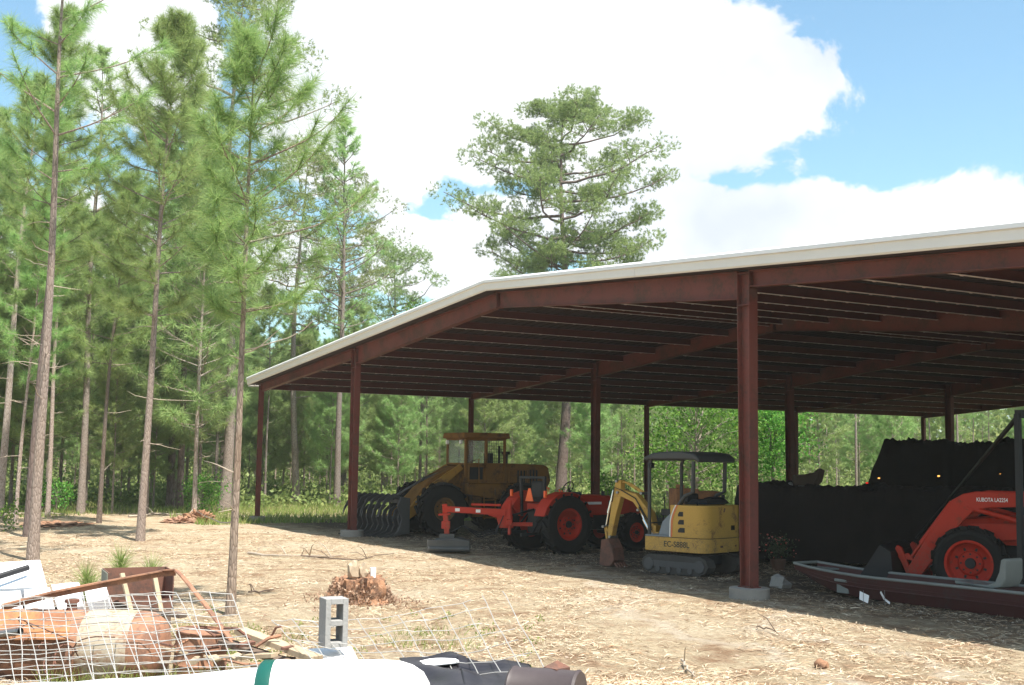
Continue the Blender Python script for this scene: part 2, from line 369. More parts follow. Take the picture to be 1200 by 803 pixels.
cb = N(nt, 'ShaderNodeCombineXYZ'); nt.links.new(az, cb.inputs[0]); nt.links.new(el, cb.inputs[1])
acc = None
def bank(a, e, ra, re):                                        # a cloud bank at an azimuth and elevation of the real sky
    global acc
    s = N(nt, 'ShaderNodeVectorMath', operation='SUBTRACT'); nt.links.new(cb.outputs[0], s.inputs[0]); s.inputs[1].default_value = (a, e, 0)
    d = N(nt, 'ShaderNodeVectorMath', operation='DIVIDE'); nt.links.new(s.outputs[0], d.inputs[0]); d.inputs[1].default_value = (ra, re, 1)
    l = N(nt, 'ShaderNodeVectorMath', operation='LENGTH'); nt.links.new(d.outputs[0], l.inputs[0])
    v = mathn(nt, 'SUBTRACT', 1.0, l.outputs['Value'])
    acc = v if acc is None else mathn(nt, 'MAXIMUM', acc, v)
def azel(u, v):
    r = ray(u, v).normalized(); return math.atan2(r.x, r.y), math.asin(r.z)
for (u, v, pw, ph) in ((600, 30, 330, 150), (800, 110, 200, 118), (640, 170, 180, 55), (420, 130, 150, 110), (930, 95, 62, 62), (520, 305, 120, 50),
                       (760, 262, 240, 60), (1120, 290, 460, 88), (160, 40, 110, 95), (-150, 330, 300, 120), (200, 300, 200, 60), (560, -330, 500, 190), (-420, 60, 260, 160), (1600, 60, 260, 120)):
    a, e = azel(u, v); bank(a, e, pw/FOC*1.05, ph/FOC)
for a, e, ra, re in ((1.2, .5, .7, .22), (2.4, .3, .6, .16), (-2.6, .45, .5, .2), (.2, .8, .5, .2), (2.0, .9, .7, .25)): bank(a, e, ra, re)
nz = noise(nt, 9, 9, .62, cb.outputs[0], .3); nz2 = noise(nt, 3.2, 5, .55, cb.outputs[0])
dens = mathn(nt, 'ADD', acc, mathn(nt, 'ADD', mathn(nt, 'MULTIPLY', mathn(nt, 'SUBTRACT', nz, .5), 1.7), mathn(nt, 'MULTIPLY', mathn(nt, 'SUBTRACT', nz2, .5), .3)))
cov = ramp(nt, dens, [(.02, (0, 0, 0)), (.16, (1, 1, 1))], 'EASE')
cl = ramp(nt, mathn(nt, 'ADD', nz2, mathn(nt, 'MULTIPLY', nz, .15)), [(.42, (4.6, 5.0, 5.9)), (.60, (6.6, 6.8, 7.0))])
lw = N(nt, 'ShaderNodeMix'); lw.data_type = 'RGBA'; lw.clamp_result = False
skyc = N(nt, 'ShaderNodeMix'); skyc.data_type = 'RGBA'; skyc.blend_type = 'MULTIPLY'; skyc.inputs[0].default_value = 1
nt.links.new(sky.outputs[0], skyc.inputs[6]); skyc.inputs[7].default_value = (1.15, 1.38, 1.28, 1)
nt.links.new(cov, lw.inputs[0]); nt.links.new(skyc.outputs[2], lw.inputs[6]); nt.links.new(cl, lw.inputs[7])
nt.links.new(lw.outputs[2], bg.inputs[0]); nt.links.new(bg.outputs[0], out.inputs[0])
sd = bpy.data.lights.new('sun', 'SUN'); sd.energy = 5.0; sd.angle = math.radians(.5); sd.color = (1, .95, .87)
so = link(bpy.data.objects.new('sun', sd)); so.rotation_euler = SUN.to_track_quat('Z', 'Y').to_euler()
cd = bpy.data.cameras.new('camera'); cam = link(bpy.data.objects.new('camera', cd)); scene.camera = cam
cd.sensor_width = 36; cd.lens = FOC/1200*36; cd.clip_end = 2000; cd.clip_start = .1
cam.matrix_world = Matrix(((CR.x, CU.x, -CF.x, CAM.x), (CR.y, CU.y, -CF.y, CAM.y), (CR.z, CU.z, -CF.z, CAM.z), (0, 0, 0, 1)))
scene.view_settings.view_transform = 'Standard'; scene.view_settings.look = 'None'; scene.view_settings.exposure = 1.05; scene.view_settings.gamma = 1
scene.cycles.use_denoising = True; scene.cycles.max_bounces = 8; scene.cycles.transparent_max_bounces = 12
scene.cycles.diffuse_bounces = 5

# ------------------------------------------------------------------ ground: one sheet, finer near the barn
def axis(lo, hi, fine_lo, fine_hi, step):
    a = list(np.arange(fine_lo, fine_hi, step)); x, s = fine_lo, step
    left = []
    while x > lo: s *= 1.25; x -= s; left.append(x)
    x, s = fine_hi, step; right = [fine_hi]
    while x < hi: s *= 1.25; x += s; right.append(x)
    return left[::-1]+a+right
xs = axis(-700, 700, -12, 48, .4); ys = axis(-700, 700, -20, 10, .4)
gv = [(x, y, H(x, y)) for y in ys for x in xs]; nx = len(xs)
gf = [(j*nx+i, j*nx+i+1, (j+1)*nx+i+1, (j+1)*nx+i) for j in range(len(ys)-1) for i in range(nx-1)]
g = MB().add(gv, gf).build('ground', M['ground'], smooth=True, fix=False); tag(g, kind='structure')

# ------------------------------------------------------------------ the open pole building
SC = 9.144/7; BW = 28.633*SC; BL = 9.144; HE = 3.859*SC+.2; SL = .074; XB = 7.205*SC; NF = 5
def zr(x): return HE + SL*min(x, BW-x)
barn = thing('pole_building', 'open sided red steel pole building with white gable roof edge and dark underside', 'building', (0, 0, 0))
def ibeam_post(h, d0, d1, w, tw=.012, tf=.016):
    b = MB()
    for sgn in (-1, 1):
        b.add([(sgn*d0/2-tf/2, -w/2, 0), (sgn*d0/2+tf/2, -w/2, 0), (sgn*d0/2+tf/2, w/2, 0), (sgn*d0/2-tf/2, w/2, 0),
               (sgn*d1/2-tf/2, -w/2, h), (sgn*d1/2+tf/2, -w/2, h), (sgn*d1/2+tf/2, w/2, h), (sgn*d1/2-tf/2, w/2, h)],
              [(0, 3, 2, 1), (4, 5, 6, 7), (0, 1, 5, 4), (1, 2, 6, 5), (2, 3, 7, 6), (3, 0, 4, 7)])
    b.add([(-d0/2, -tw/2, .002), (d0/2, -tw/2, .002), (d0/2, tw/2, .002), (-d0/2, tw/2, .002), (-d1/2, -tw/2, h-.002), (d1/2, -tw/2, h-.002), (d1/2, tw/2, h-.002), (-d1/2, tw/2, h-.002)],
          [(0, 3, 2, 1), (4, 5, 6, 7), (0, 1, 5, 4), (1, 2, 6, 5), (2, 3, 7, 6), (3, 0, 4, 7)])
    b.box((0, 0, .01), (d0+.08, w+.06, .02))
    b.box((0, 0, h-.62), (d1+.03, w*.94, .018)); b.box((0, 0, h-.03), (d1+.03, w*.94, .018))
    for sx_ in (-1, 1):
        for sy_ in (-1, 1): b.cyl((sx_*(d0/2+.028), sy_*w*.33, .02), (sx_*(d0/2+.028), sy_*w*.33, .06), .016, 6)
    return b
post_out = ibeam_post(HE-.2-.28, .17, .17, .15); post_in = None
proto = {}
for i in range(NF):
    for j, x in enumerate((0, XB, BW-XB, BW)):
        y = BL*i; inner = j in (1, 2)
        if inner not in proto:
            b = ibeam_post(zr(XB)-.2-.02, .25, .33, .20) if inner else ibeam_post(HE-.2-.02, .17, .19, .15)
            o = b.build('post', M['primer'], barn); proto[inner] = o
            f = MB().lathe([(.0, -.55), (.36 if inner else .3, -.55), (.36 if inner else .3, .19), (.34 if inner else .28, .2), (0, .2)], n=20).build('footing', M['concrete'], barn, smooth=True); proto[inner, 'f'] = f
        else:
            o = proto[inner].copy(); COL.objects.link(o); o.parent = barn
            f = proto[inner, 'f'].copy(); COL.objects.link(f); f.parent = barn
        o.location = (x, y, .2); f.location = (x, y, 0)
def rafter(x0, x1, d0, d1, y, w=.18, tf=.016):
    b = MB(); z0, z1 = zr(x0)-.012, zr(x1)-.012
    b.prism([(x0, z0), (x1, z1), (x1, z1-d1), (x0, z0-d0)], y-.006, y+.006)
    for a0, a1 in ((z0+.001, z1+.001), (z0-d0+tf-.001, z1-d1+tf-.001)):
        b.prism([(x0, a0), (x1, a1), (x1, a1-tf), (x0, a0-tf)], y-w/2, y+w/2)
    k = int(abs(x1-x0)/2.4)
    for q in range(1, 1):
        t = q/k; x = x0+(x1-x0)*t; z = z0+(z1-z0)*t; d = d0+(d1-d0)*t
        b.box((x, y, z-d/2), (.012, w*.9, d-2*tf-.004))
    return b.build('rafter', M['primer'], barn)
for i in range(NF):
    y = BL*i; mid = BW/2
    rafter(.09, XB-.17, .28, .30, y); rafter(XB+.17, mid-.002, .52, .38, y); rafter(mid+.002, BW-XB-.17, .38, .52, y); rafter(BW-XB+.17, BW-.09, .30, .28, y)
    b = MB()                                                  # bolted splice plates: ridge and column heads
    b.box((mid, y, zr(mid)-.20), (.03, .21, .44)).build('splice_plate', M['primer'], barn)
nside = 10; slots = []
for side in (0, 1):
    for k in range(nside+1):
        s = .06 + k*(BW/2-.30)/nside
        x = s if side == 0 else BW-s
        z = zr(x)-.006; dr = .20 if k else .20
        b = MB()
        sg = 1 if side == 0 else -1
        yc, ly = BL*2+.19, BL*4+.36
        b.box((x, yc, z-.10), (.008, ly, .196))
        b.box((x+sg*.037, yc, z-.004), (.066, ly, .008)); nb = len(b.f)
        b.box((x-sg*.037, yc, z-.198), (.066, ly, .008))
        for q in range(58): b.box((x-sg*.03, .5+q*.62, z-.208), (.04, .06, .010))  # small pale blocks imitating specks of light along the purlin
        o = b.build('purlin', M['purlin'], barn); o.data.materials.append(M['litflange'])
        for p in o.data.polygons:
            if p.index >= nb: p.material_index = 1
# roof sheets with standing ribs; dark inside face, white outside face
for side in (0, 1):
    b = MB(); y0, y1 = -.40, BL*4+.40; prof = [] ; y = y0
    while y < y1-.01:
        prof += [(y, 0), (y+.24, 0), (y+.262, .035), (y+.283, .035)]; y += .305
    prof.append((y1, 0))
    xa, xb = (-.42, BW/2) if side == 0 else (BW/2, BW+.42)
    vs = []; n = len(prof)
    for x in (xa, xb):
        for (yy, h) in prof: vs.append((x, yy, zr(x)+.004+h))
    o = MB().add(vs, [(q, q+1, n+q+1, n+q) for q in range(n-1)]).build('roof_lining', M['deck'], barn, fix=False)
    vs2 = [(v[0], v[1], v[2]+.012) for v in vs]
    MB().add(vs2, [(q, q+1, n+q+1, n+q) for q in range(n-1)]).build('roof', M['roofing'], barn, fix=False)
def sheet_x(prof, x0, x1, name, mat, extra=0):                # extrude a (y, dz) profile along the roof slope
    vs = [(x, p[0], zr(x)+p[1]) for x in (x0, x1) for p in prof]; n = len(prof)
    return MB().add(vs, [tuple(range(n)), tuple(range(2*n-1, n-1, -1))]+[(q, (q+1) % n, n+(q+1) % n, n+q) for q in range(n)]).build(name, mat, barn)
for yf, sg in ((-.41, 1), (BL*4+.41, -1)):
    rk = [(yf, .0), (yf-.03*sg, .03), (yf-.03*sg, .175), (yf-.06*sg, .19), (yf-.02*sg, .19), (yf+.02*sg, .19), (yf+.02*sg, .0)]
    cp = [(yf-.075*sg, .193), (yf-.075*sg, .26), (yf-.04*sg, .30), (yf+.12*sg, .30), (yf+.12*sg, .27), (yf+.0*sg, .193)]
    for x0, x1 in ((-.44, BW/2-.003), (BW/2+.003, BW+.44)):
        for q in range(3):
            xa_, xb_ = x0+(x1-x0)*q/3+.003, x0+(x1-x0)*(q+1)/3-.003
            sheet_x([(a_+(.004*sg if q % 2 else 0), z_) for a_, z_ in rk], xa_, xb_, 'rake_trim', M['trim'])
        sheet_x(cp, x0, x1, 'rake_cap', M['roofing'])
for x0, sg in ((-.45, 1), (BW+.45, -1)):
    z = zr(-.45)
    MB().box((x0, BL*2, z+.06), (.03, BL*4+.76, .24)).build('eave_trim', M['trim'], barn)
# ------------------------------------------------------------------ machines (local +X forward, +Y left)
def gz(p): return H(p.x, p.y)
def make_wheel(parent, x, y, r, w, rr, tyre_m, rim_m, out=1, steer=0, lugs=20, lug=.05, deep=.35):
    """out: +1 when the wheel's outer face looks to +Y"""
    wh = sub('wheel', parent, (x, y, r), (0, 0, steer))
    b = MB(); h = w/2
    b.lathe([(rr, -h*.78), (rr+.04, -h*.92), (rr+(r-rr)*.45, -h), (r-.09, -h*.93), (r-.05, -h*.7), (r-.04, 0), (r-.05, h*.7), (r-.09, h*.93), (rr+(r-rr)*.45, h), (rr+.04, h*.92), (rr, h*.78)], n=36, ax='y', close=True)
    for i in range(lugs*2):
        a = PI*2*i/(lugs*2); sd = 1 if i % 2 else -1
        R = Matrix.Rotation(-a, 3, 'Y') @ Matrix.Rotation(sd*.75, 3, 'X')
        c = Matrix.Rotation(-a, 3, 'Y') @ Vector((r-.022, sd*h*.46, 0))
        b.box(c, (.07, h*1.16, lug), R, .8)
    b.build('tyre', tyre_m, wh, bevel=0)
    o = out; k = w*.5
    MB().lathe([(rr+.035, o*k*.80), (rr+.005, o*k*.84), (rr-.03, o*k*.78), (rr-.05, o*k*(.78-deep)), (rr*.72, o*k*(.62-deep)), (rr*.55, o*k*(.62-deep)), (rr*.50, o*k*(.80-deep)), (rr*.30, o*k*(.84-deep)), (rr*.28, o*k*(.84-deep)), (0, o*k*(.84-deep))], n=32, ax='y', cap=False).build('rim', rim_m, wh, smooth=True)
    b = MB(); b.lathe([(0, o*k*(.84-deep)), (rr*.24, o*k*(.84-deep)+.001*o), (rr*.22, o*k*(1.05-deep)), (0, o*k*(1.06-deep))], n=20, ax='y')
    for q in range(8):
        a = 2*PI*(q+.5)/8; b.box((rr*.635*math.cos(a), o*k*(.62-deep)+o*.004, rr*.635*math.sin(a)), (rr*.13, .012, rr*.10), Matrix.Rotation(-a, 3, 'Y'))
    for q in range(8):
        a = 2*PI*q/8; b.cyl((rr*.40*math.cos(a), o*k*(.80-deep), rr*.40*math.sin(a)), (rr*.40*math.cos(a), o*k*(.92-deep), rr*.40*math.sin(a)), .018, 6)
    b.build('hub', M['black'], wh)
    b = MB(); b.lathe([(rr, -o*k*.8), (rr*.9, -o*k*.74), (rr*.5, -o*k*.68), (0, -o*k*.68)], n=24, ax='y', cap=False); b.build('inner_disc', rim_m, wh)
    return wh

# ---- old yellow wheel loader with a root rake
p = spot(503, 39.2); LD = thing('wheel_loader', 'old yellow articulated wheel loader with box cab and black root grapple at its front', 'wheel loader', (p.x, p.y, gz(p)), head(-.87, -.49))
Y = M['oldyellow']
for x in (0, -2.9):
    for s in (1, -1): make_wheel(LD, x, s*.98, .84, .56, .36, M['rubber'], Y, s, 0, 16, .10, .2)
MB().prism([(-.15, .55), (.75, .6), (.75, 1.1), (.2, 1.75), (-.75, 2.2), (-1.25, 2.2), (-1.25, .55)], -.42, .42).build('front_frame', Y, LD, bevel=.03)
MB().prism([(-1.3, .55), (-4.0, .6), (-4.1, 1.2), (-4.1, 1.45), (-1.3, 1.45)], -.6, .6).build('rear_frame', Y, LD, bevel=.03)
b = MB(); b.prism([(-2.5, 1.47), (-4.15, 1.47), (-4.3, 1.75), (-4.2, 2.2), (-4.0, 2.28), (-2.5, 2.32)], -.62, .62); b.build('engine_hood', Y, LD, bevel=.05)
b = MB()
for q in range(7): b.box((-3.0-.12*q, .625, 1.85), (.06, .012, .5))
b.build('side_grille', M['black'], LD)
MB().prism([(-.95, 1.3), (-2.55, 1.05), (-3.3, 1.48), (-3.3, 1.6), (-2.5, 1.66), (-.95, 1.66)], -.93, .93).build('platform', Y, LD, bevel=.03)
# cab
b = MB()
cx0, cx1, cw = -1.0, -2.45, .66
for x in (cx0, cx1, -1.75):
    for s in (1, -1): b.bar((x, s*cw, 1.66), (x, s*cw, 3.12), .08, .08)
for z in (1.7, 2.28, 3.10):
    for s in (1, -1): b.bar((cx0, s*cw, z), (cx1, s*cw, z), .06, .07)
    for x in (cx0, cx1): b.bar((x, -cw, z), (x, cw, z), .06, .07)
b.box((-1.38, cw-.012, 1.98), (.68, .02, .56)); b.box((-2.1, cw-.012, 1.98), (.62, .02, .56)); b.box((-1.38, -cw+.012, 1.98), (.68, .02, .56)); b.box((-2.1, -cw+.012, 1.98), (.62, .02, .56)); b.box((cx1+.012, 0, 1.98), (.02, 1.24, .56)); b.box((cx0-.012, 0, 1.88), (.02, 1.24, .38))
cab = b.build('cab', Y, LD, bevel=.012)
b = MB(); b.box((-1.73, 0, 3.22), (1.75, 1.56, .18), None, .97); b.box((-1.73, 0, 3.13), (1.6, 1.4, .04)); b.build('roof', Y, cab, bevel=.03)
b = MB(); b.box((-1.38, cw, 2.69), (.60, .008, .78)); b.box((-1.38, -cw, 2.69), (.60, .008, .78)); b.box((-2.1, -cw, 2.69), (.55, .008, .78)); b.box((cx0, 0, 2.69), (.008, 1.2, .78)); b.build('window', M['glass'], cab)
b = MB()
for q in range(9): b.cyl((-1.82-.065*q, cw, 2.3), (-1.82-.065*q, cw, 3.08), .007, 4)
for q in range(7): b.cyl((-1.8, cw+.004, 2.38+.1*q), (-2.42, cw+.004, 2.38+.1*q), .006, 4)
b.build('window_mesh', M['black'], cab)
b = MB(); b.box((-1.95, 0, 1.95), (.5, .5, .5)); b.box((-2.2, 0, 2.35), (.12, .48, .6)); b.tube([(-1.3, 0, 1.7), (-1.45, 0, 2.35)], .03); b.lathe([(.19, -.015), (.22, 0), (.19, .015)], (-1.46, 0, 2.38), 18, close=True); b.build('driver_seat', M['black'], cab, bevel=.03)
MB().cyl((-2.75, .25, 2.3), (-2.75, .25, 2.62), .05, 10).box((-2.72, .25, 2.66), (.22, .2, .1)).build('air_filter', M['black'], LD); MB().cyl((-2.72, -.2, 2.3), (-2.72, -.2, 2.9), .045, 10).build('exhaust_stack', M['black'], LD)
b = MB()
for z in (.55, .85, 1.12): b.box((-1.72, 1.0, z), (.42, .16, .03))
for x in (-1.93, -1.51): b.bar((x, 1.05, .5), (x, 1.0, 1.5), .04, .03)
b.build('step_ladder', M['oldyellow'], LD)
b = MB(); b.tube([(-1.0, .9, 1.66), (-1.0, .92, 2.35), (-1.35, .92, 2.45), (-1.38, .9, 1.66)], .02, 6); b.tube([(-2.5, .9, 1.66), (-2.5, .92, 2.1), (-3.2, .92, 2.1), (-3.2, .9, 1.6)], .02, 6); b.build('handrail', M['oldyellow'], LD)
MB().box((-1.38, .672, 1.98), (.5, .012, .40)).build('door_vent', M['black'], cab); MB().box((-2.0, .66, .95), (.7, .1, .7)).build('dark_gap_panel', M['black'], LD)  # black slab on the frame stands in for the shaded gap under the cab
for s in (1, -1): MB().cyl((-.93, s*.5, 3.0), (-.86, s*.5, 3.0), .07, 12).build('headlight', M['decal'], cab)
# lift arms, tilt cylinder, rake
for s in (1, -1):
    y = s*.50
    a = MB().prism([(-.98, 2.12), (-.85, 2.27), (.2, 1.62), (1.0, .82), (1.48, .42), (1.36, .24), (.75, .62), (0, 1.35)], y-.055, y+.055).build('lift_arm', M['armyellow'], LD, bevel=.015)
    MB().cyl((-.55, y+s*.11, 1.05), (.25, y+s*.11, 1.25), .065, 12).cyl((.25, y+s*.11, 1.25), (.75, y+s*.11, 1.05), .035, 10).build('lift_cylinder', M['steel'], a)
MB().cyl((-.75, 0, 2.05), (.25, 0, 1.75), .075, 12).cyl((.25, 0, 1.75), (1.15, 0, 1.25), .04, 10).build('tilt_cylinder', M['steel'], LD)
G = M['grapple']; gr = sub('root_grapple', LD, (1.75, 0, 0), (0, 0, .20))
b = MB(); b.box((-.22, 0, .46), (.08, 2.5, .30)); [b.bar((-.24, y_, .3), (-.22, y_, 1.12), .07, .07) for y_ in (-.75, -.3, .3, .75)]; b.bar((-.2, -1.28, 1.12), (-.2, 1.28, 1.12), .2, .16); b.bar((-.25, -1.2, .3), (-.25, 1.2, .3), .14, .14)
for s in (1, -1): b.prism([(-.3, .1), (-.3, 1.2), (.05, 1.25), (.18, .95), (.0, .55), (.12, .2), (.3, .06)], s*1.25-.025, s*1.25+.025)
b.build('grapple_frame', G, gr, bevel=.012)
for q in range(9):
    y = -1.16+q*.29
    pts = [(-.18, .95), (.02, .80), (.08, .55), (.0, .34), (.12, .16), (.42, .045), (.75, .03)]
    prof = [(x, z) for x, z in pts]+[(x-.03*(1 if i < 5 else 0), z-.05 if i > 3 else z+.01) for i, (x, z) in reversed(list(enumerate([(-.28, .93), (-.08, .76), (-.03, .55), (-.11, .33), (.02, .1), (.40, .02), (.72, .015)])))]
    MB().prism(prof, y-.02, y+.02).build('tine', G, gr)
for q in range(7):
    y = -1.0+q*.333
    prof = [(-.16, 1.22), (.12, 1.34), (.46, 1.18), (.66, .86), (.72, .62), (.60, .84), (.40, 1.08), (.12, 1.2), (-.14, 1.1)]
    MB().prism(prof, y-.018, y+.018).build('clamp_tine', G, gr)

# ---- orange tractor in the middle with rear boom mower
p = spot(640, 31.9); TR = thing('tractor', 'orange open station tractor parked beside the loader with folded black roll bar', 'tractor', (p.x, p.y, gz(p)), head(.80, .60))
O = M['orange']
def tractor_body(T, wb=2.45, rear=(.79, .46, .40), front=(.52, .34, .25), tw=1.62, steer=0, fdeep=.15):
    for s in (1, -1):
        make_wheel(T, 0, s*tw/2, rear[0], rear[1], rear[2], M['rubber'], M['orange_rim'], s, 0, 18, .055, .25)
        make_wheel(T, wb, s*tw*.47, front[0], front[1], front[2], M['rubber'], M['orange_rim'], s, steer, 15, .05, fdeep)
    b = MB(); b.box((-.05, 0, .85), (.75, .5, .62)); b.cyl((0, -tw/2+.1, rear[0]), (0, tw/2-.1, rear[0]), .16, 14); b.box((wb*.5, 0, .82), (wb*.75, .42, .48)); b.bar((wb, -tw*.4, front[0]), (wb, tw*.4, front[0]), .2, .18); b.box((wb+.2, 0, .72), (.85, .44, .36))
    b.build('chassis', M['black'], T, bevel=.03)
    z0, z1 = .98, 1.50
    b = MB(); x0, x1 = .98, wb+.72
    sec = []
    for t in np.linspace(0, 1, 9):
        x = x0+(x1-x0)*t; hgt = z1+.04-.16*t**2.2; wd = .36-.05*t**2
        if t > .95: wd -= .05; hgt -= .06
        sec.append([(x, -wd, z0), (x, -wd, hgt-.16), (x, -wd*.8, hgt-.03), (x, 0, hgt), (x, wd*.8, hgt-.03), (x, wd, hgt-.16), (x, wd, z0)])
    vs = [q for s_ in sec for q in s_]; n = 7
    fs = [(i*n+j, i*n+(j+1) % n, (i+1)*n+(j+1) % n, (i+1)*n+j) for i in range(8) for j in range(n)]+[tuple(range(n)), tuple(8*n+j for j in reversed(range(n)))]
    hd = b.add(vs, fs).build('hood', O, T, smooth=True, bevel=.01)
    for s in (1, -1):
        b = MB()
        for q in range(5): b.box((x0+.95+.09*q, s*.345, z0+.25), (.045, .012, .26))
        b.build('side_grille', M['black'], hd); MB().box((x0+.42, s*.357, z0+.32), (.5, .006, .07)).build('side_decal', M['decal'], hd)
    MB().box((x1+.004, 0, z0+.2), (.012, .42, .3)).build('grille', M['black'], hd)
    fenders = []
    R = rear[0]
    for s in (1, -1):
        b = MB(); pts = []
        for k in range(10):
            a = math.radians(12+k*17); pts.append((math.cos(a)*(R+.07), R+math.sin(a)*(R+.07)*.97))
        inn = [(x*.965, R+(z-R)*.965) for x, z in pts]
        y0, y1 = s*(tw/2-.27), s*(tw/2+.16)
        b.prism(pts+inn[::-1], min(y0, y1), max(y0, y1))
        wallp = pts[1:9]+[(-.5, .95), (.55, .95)]
        b.prism(wallp, min(y0, y0-s*.03), max(y0, y0-s*.03))
        fenders.append(b.build('fender', O, T, bevel=.025))
    b = MB(); b.box((.55, 0, .98), (1.0, tw-.58, .05)); b.box((-.1, 0, 1.2), (.62, .6, .2)); b.build('platform', O, T, bevel=.02)
    b = MB(); b.box((-.02, 0, 1.40), (.5, .5, .12)); b.box((-.27, 0, 1.66), (.1, .48, .46)); b.build('seat', M['black'], T, bevel=.04)
    b = MB(); b.tube([(.95, 0, 1.05), (.9, 0, 1.5), (.78, 0, 1.68)], .035); ring = [(.76+.09*math.cos(a), .2*math.sin(a), 1.70+.17*math.cos(a)) for a in np.linspace(0, 2*PI, 21)]
    b.tube(ring, .015, 6, False); b.tube([(.85, 0, 1.87), (.76, 0, 1.68), (.67, 0, 1.53)], .012, 5); b.tube([(.76, -.2, 1.7), (.76, .2, 1.7)], .012, 5); b.build('steering_wheel', M['black'], T)
    b = MB(); b.box((.99, 0, 1.4), (.08, .55, .4)); b.build('dashboard', M['black'], T, bevel=.03)
    return fenders
tractor_body(TR)
b = MB()                                                       # folded roll bar
for s in (1, -1): b.bar((-.42, s*.5, .95), (-.45, s*.5, 2.02), .09, .075)
b.bar((-.45, -.5, 1.98), (-.45, .5, 1.98), .07, .07); b.build('roll_bar', M['black'], TR, bevel=.015)
b = MB(); b.prism([(-.17, 1.36), (.17, 1.36), (.04, 1.70), (-.04, 1.70)], -.56, -.545, 'x'); b.build('slow_vehicle_emblem', M['smv'], TR)
for s in (1, -1): MB().box((-.60, s*.72, 1.56), (.06, .07, .18)).build('turn_signal', M['smv'], TR, bevel=.01)
for q, s in enumerate((-.3, -.2, .26, .34)): MB().tube([(.35, s, 1.2), (.3, s, 1.6+.03*q)], .012).blob((.3, s, 1.62+.03*q), .03, 1, 0).build('control_lever', M['smv'], TR)
b = MB()
for s in (1, -1):
    b.bar((-.35, s*.38, .55), (-1.15, s*.42, .52), .05, .08); b.bar((-.3, s*.3, 1.1), (-.75, s*.40, .55), .04, .04)
b.bar((-.4, 0, 1.15), (-1.1, 0, 1.0), .05, .05); b.build('hitch_arm', M['black'], TR)
b = MB(); b.tube([(1.75, -.3, 1.5), (1.75, -.3, 1.62)], .05); b.build('exhaust', M['black'], TR)

p = spot(598, 31.3); MW = thing('boom_mower', 'orange boom mower arm hitched behind the tractor with grey flail head on the ground', 'mower', (p.x, p.y, gz(p)), head(-1, .03))
b = MB(); b.box((0, 0, .82), (.14, .7, .14)); b.box((.02, 0, 1.08), (.12, .12, .62)); b.bar((0, .3, .5), (0, .12, 1.3), .07, .07); b.bar((0, -.3, .5), (0, -.12, 1.3), .07, .07); b.box((-.25, 0, .76), (.7, .12, .10)); b.prism([(-.1, .66), (.26, .66), (.34, .9), (.12, 1.34), (-.04, 1.34)], -.05, .05); b.build('mast', O, MW, bevel=.012)
b = MB(); b.bar((.1, 0, 1.06), (1.72, 0, 1.13), .15, .17, h2=.15); b.bar((.22, .12, 1.25), (1.0, .12, 1.26), .05, .06); b.bar((.2, 0, .92), (.55, 0, 1.02), .08, .08); b.build('boom', O, MW, bevel=.012)
MB().box((.82, .080, 1.09), (.12, .006, .08)).build('boom_decal', M['decal'], MW); MB().box((1.36, .080, 1.115), (.12, .006, .08)).build('boom_decal', M['decal'], MW)
b = MB(); b.bar((1.70, 0, 1.26), (1.62, 0, .40), .15, .13, w2=.10); b.bar((1.86, 0, .98), (1.54, 0, 1.0), .16, .05); b.box((1.66, 0, .72), (.22, .16, .2)); b.build('dipper', O, MW, bevel=.012)
b = MB(); b.prism([(1.02, .10), (1.06, .34), (1.35, .40), (1.9, .36), (2.06, .28), (2.1, .10), (1.9, .06)], -.32, .32); b.box((1.56, .345, .24), (1.1, .03, .22)); b.cyl((1.0, .36, .12), (2.08, .36, .12), .07, 12); b.box((1.62, 0, .42), (.4, .3, .14)); b.build('flail_head', M['darksteel'], MW, bevel=.02)
b = MB()
for q in range(3):
    b.tube([(.15, -.08+q*.07, 1.0), (.35, -.1+q*.07, .62-.05*q), (.8, -.1+q*.07, .52-.05*q), (1.2, -.06+q*.06, .7), (1.5, q*.05, .55)], .016, 6)
b.build('hydraulic_hose', M['black'], MW)

# ---- mini excavator
p = spot(812, 26.4); EX = thing('mini_excavator', 'yellow mini excavator with grey canopy parked beside the red post', 'excavator', (p.x, p.y, gz(p)), head(-.72, .69))
YL = M['yellow']
for s in (1, -1):
    y = s*.56
    tr = [(-.88, .22), (-.82, .36), (-.68, .42), (.68, .42), (.82, .36), (.88, .22), (.80, .08), (.64, .02), (-.64, .02), (-.80, .08)]
    b = MB(); b.prism(tr, y-.15, y+.15)
    for q in range(17):
        for z in (.427, .012): b.box((-.68+q*.085, y, z), (.04, .3, .025))
    t = b.build('track', M['rubberdust'], EX, bevel=.015)
    b = MB(); b.box((0, y+s*.153, .23), (1.15, .03, .13))
    for x in (-.66, .66): b.cyl((x, y+s*.14, .22), (x, y+s*.175, .22), .13, 18)
    for q in range(4): b.cyl((-.42+q*.28, y+s*.14, .12), (-.42+q*.28, y+s*.172, .12), .065, 12)
    b.build('track_frame', M['grapple'], t)
MB().box((0, 0, .32), (.95, .82, .2)).cyl((0, 0, .40), (0, 0, .50), .36, 24).build('undercarriage', M['black'], EX)
